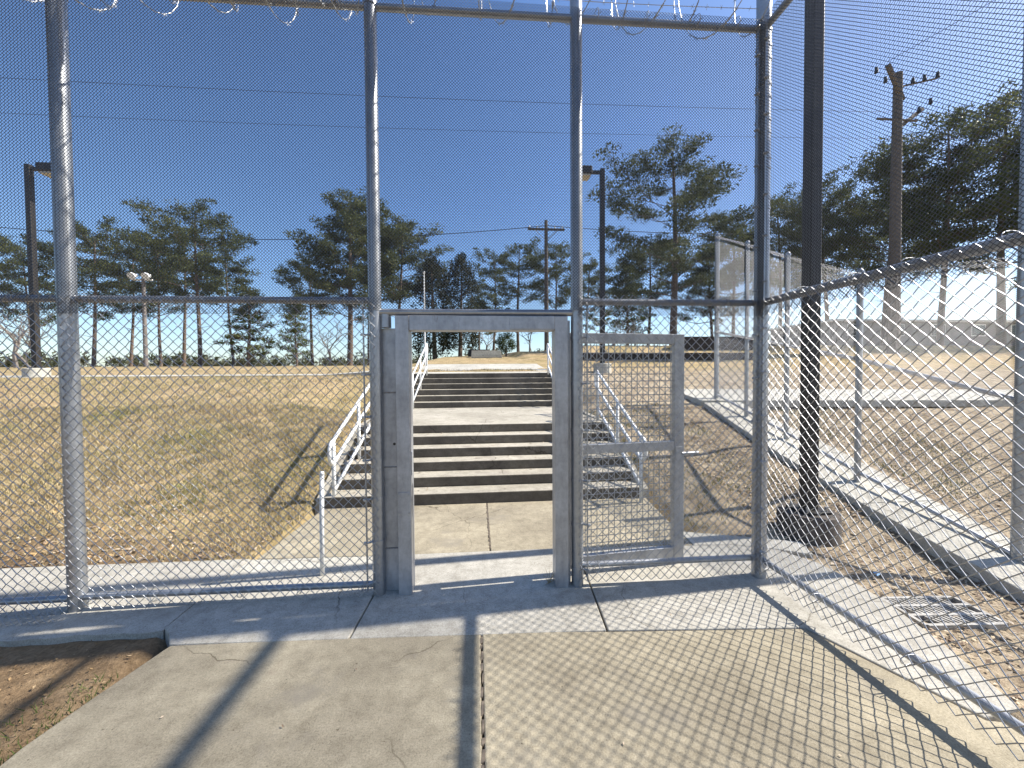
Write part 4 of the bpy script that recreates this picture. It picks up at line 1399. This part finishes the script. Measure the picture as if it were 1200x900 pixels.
tree('cedar_tree', CEDAR, -3.8, 36, 12.3, 0.2, lC, group='columnar cedars')
tree('cedar_tree', CEDAR, -1.6, 37, 12.8, 2.4, lC, group='columnar cedars', wide=0.95)
lM = 'pine in the row behind the gate and the utility pole'
for k_, X, Y, tp, rz, w in (('G', 2.1, 50, 16.2, 2.9, 0.9), ('F', 5.4, 52, 18.8, 0.4, 1), ('C', 0.2, 60, 15.7, 1.9, 0.9), ('D', 10.0, 50, 17.6, 4.4, 0.8), ('F', 12.4, 44, 14.0, 5.9, 1), ('G', 17.7, 55, 14.7, 3.0, 0.9)):
    tree('pine_tree', PINES[k_], X, Y, tp, rz, lM, group='pines behind the gate', wide=w)
tree('pine_tree', PINES['H'], 17.1, 33, 21.3, 2.1, 'very tall spreading pine with visible limbs beside the lamp above the stairs', wide=1.0)
tree('pine_tree', PINES['E'], 16.4, 42, 13.4, 4.2, 'bushy pine low beside the very tall spreading pine')
tree('pine_tree', PINES['A'], 20.6, 46, 17.0, 1.1, 'pine close behind the very tall spreading pine')
tree('pine_tree', PINES['C'], 30.0, 48, 18.1, 0.6, 'pine beyond the end post of the outer fence, the lower one')
tree('pine_tree', PINES['A'], 31.7, 46, 19.9, 2.6, 'pine beyond the end post of the outer fence, the higher one')
lR = 'big dense pine in the wood behind the outer fence'
for k_, X, Y, tp, rz, w in (('A', 33.6, 41, 20.4, 1.0, 0.9), ('D', 33.4, 35, 19.6, 2.0, 0.85), ('A', 33.8, 30, 19.2, 3.0, 0.85), ('D', 36.5, 28, 20.8, 4.0, 0.85), ('H', 40.2, 27, 22.4, 5.0, 0.8), ('A', 45.3, 26, 22.6, 0.5, 0.9),
                            ('H', 51.5, 27, 23.2, 1.5, 0.9), ('D', 46.9, 40, 20.8, 2.5, 0.9), ('B', 30.2, 33, 15.5, 5.5, 0.8)):
    tree('pine_tree', PINES[k_], X, Y, tp, rz, lR, group='dense wood of pines behind the outer fence', wide=w)
lB = 'leafless grey winter tree standing beyond the lawn crest'
for i, (X, Y, tp, rz) in enumerate(((-31.7, 30, 8.4, 0.2), (-27.5, 27, 6.5, 1.5), (-12.3, 34, 7.0, 2.7))):
    tree('bare_tree', BARE[i % 2], X, Y, tp, rz, lB, group='leafless trees beyond the lawn', wide=1.2)
lB2 = 'leafless grey winter tree on the rise behind the stairs'
for i, (X, Y, tp, rz) in enumerate(((4.8, 36, 7.3, 0.9), (8.0, 40, 7.8, 2.1), (12.1, 34, 7.4, 3.3), (15.7, 38, 8.0, 4.5), (1.0, 42, 7.5, 5.0))):
    tree('bare_tree', BARE[i % 2], X, Y, tp, rz, lB2, group='leafless trees behind the stairs', wide=1.3)
tree('round_shrub', SHRUB, 2.2, 30, 4.95, 0, 'round clipped green shrub on the far lawn beyond the stair head', 'shrub')
# far wood on the horizon reads as one mass
def far_wood():
    rg = np.random.default_rng(99)
    cents, rads = [], []
    for i in range(420):
        a = rg.uniform(-1.15, 1.25)
        R = rg.uniform(95, 135)
        X, Y = R * sin(a), R * cos(a)
        hh = rg.uniform(1.2, 3.4)
        for k in range(3):
            cents.append((X + rg.normal(0, 1.2), Y + rg.normal(0, 1.2), tz(X, Y) + hh * rg.uniform(0.25, 1)))
            rads.append(rg.uniform(0.9, 1.7))
    me = needle_cloud(cents, rads, 0.8, 26, 0.8, rg, [(0.05, 0.06, 0.03), (0.08, 0.085, 0.045), (0.12, 0.105, 0.065)])
    return me
fw = link('far_wood', far_wood(), None)
tag(fw, 'low far-off line of woodland along the horizon', 'wood', kind='stuff')

scene.render.engine = 'CYCLES'
scene.cycles.max_bounces = 6
scene.cycles.use_denoising = True
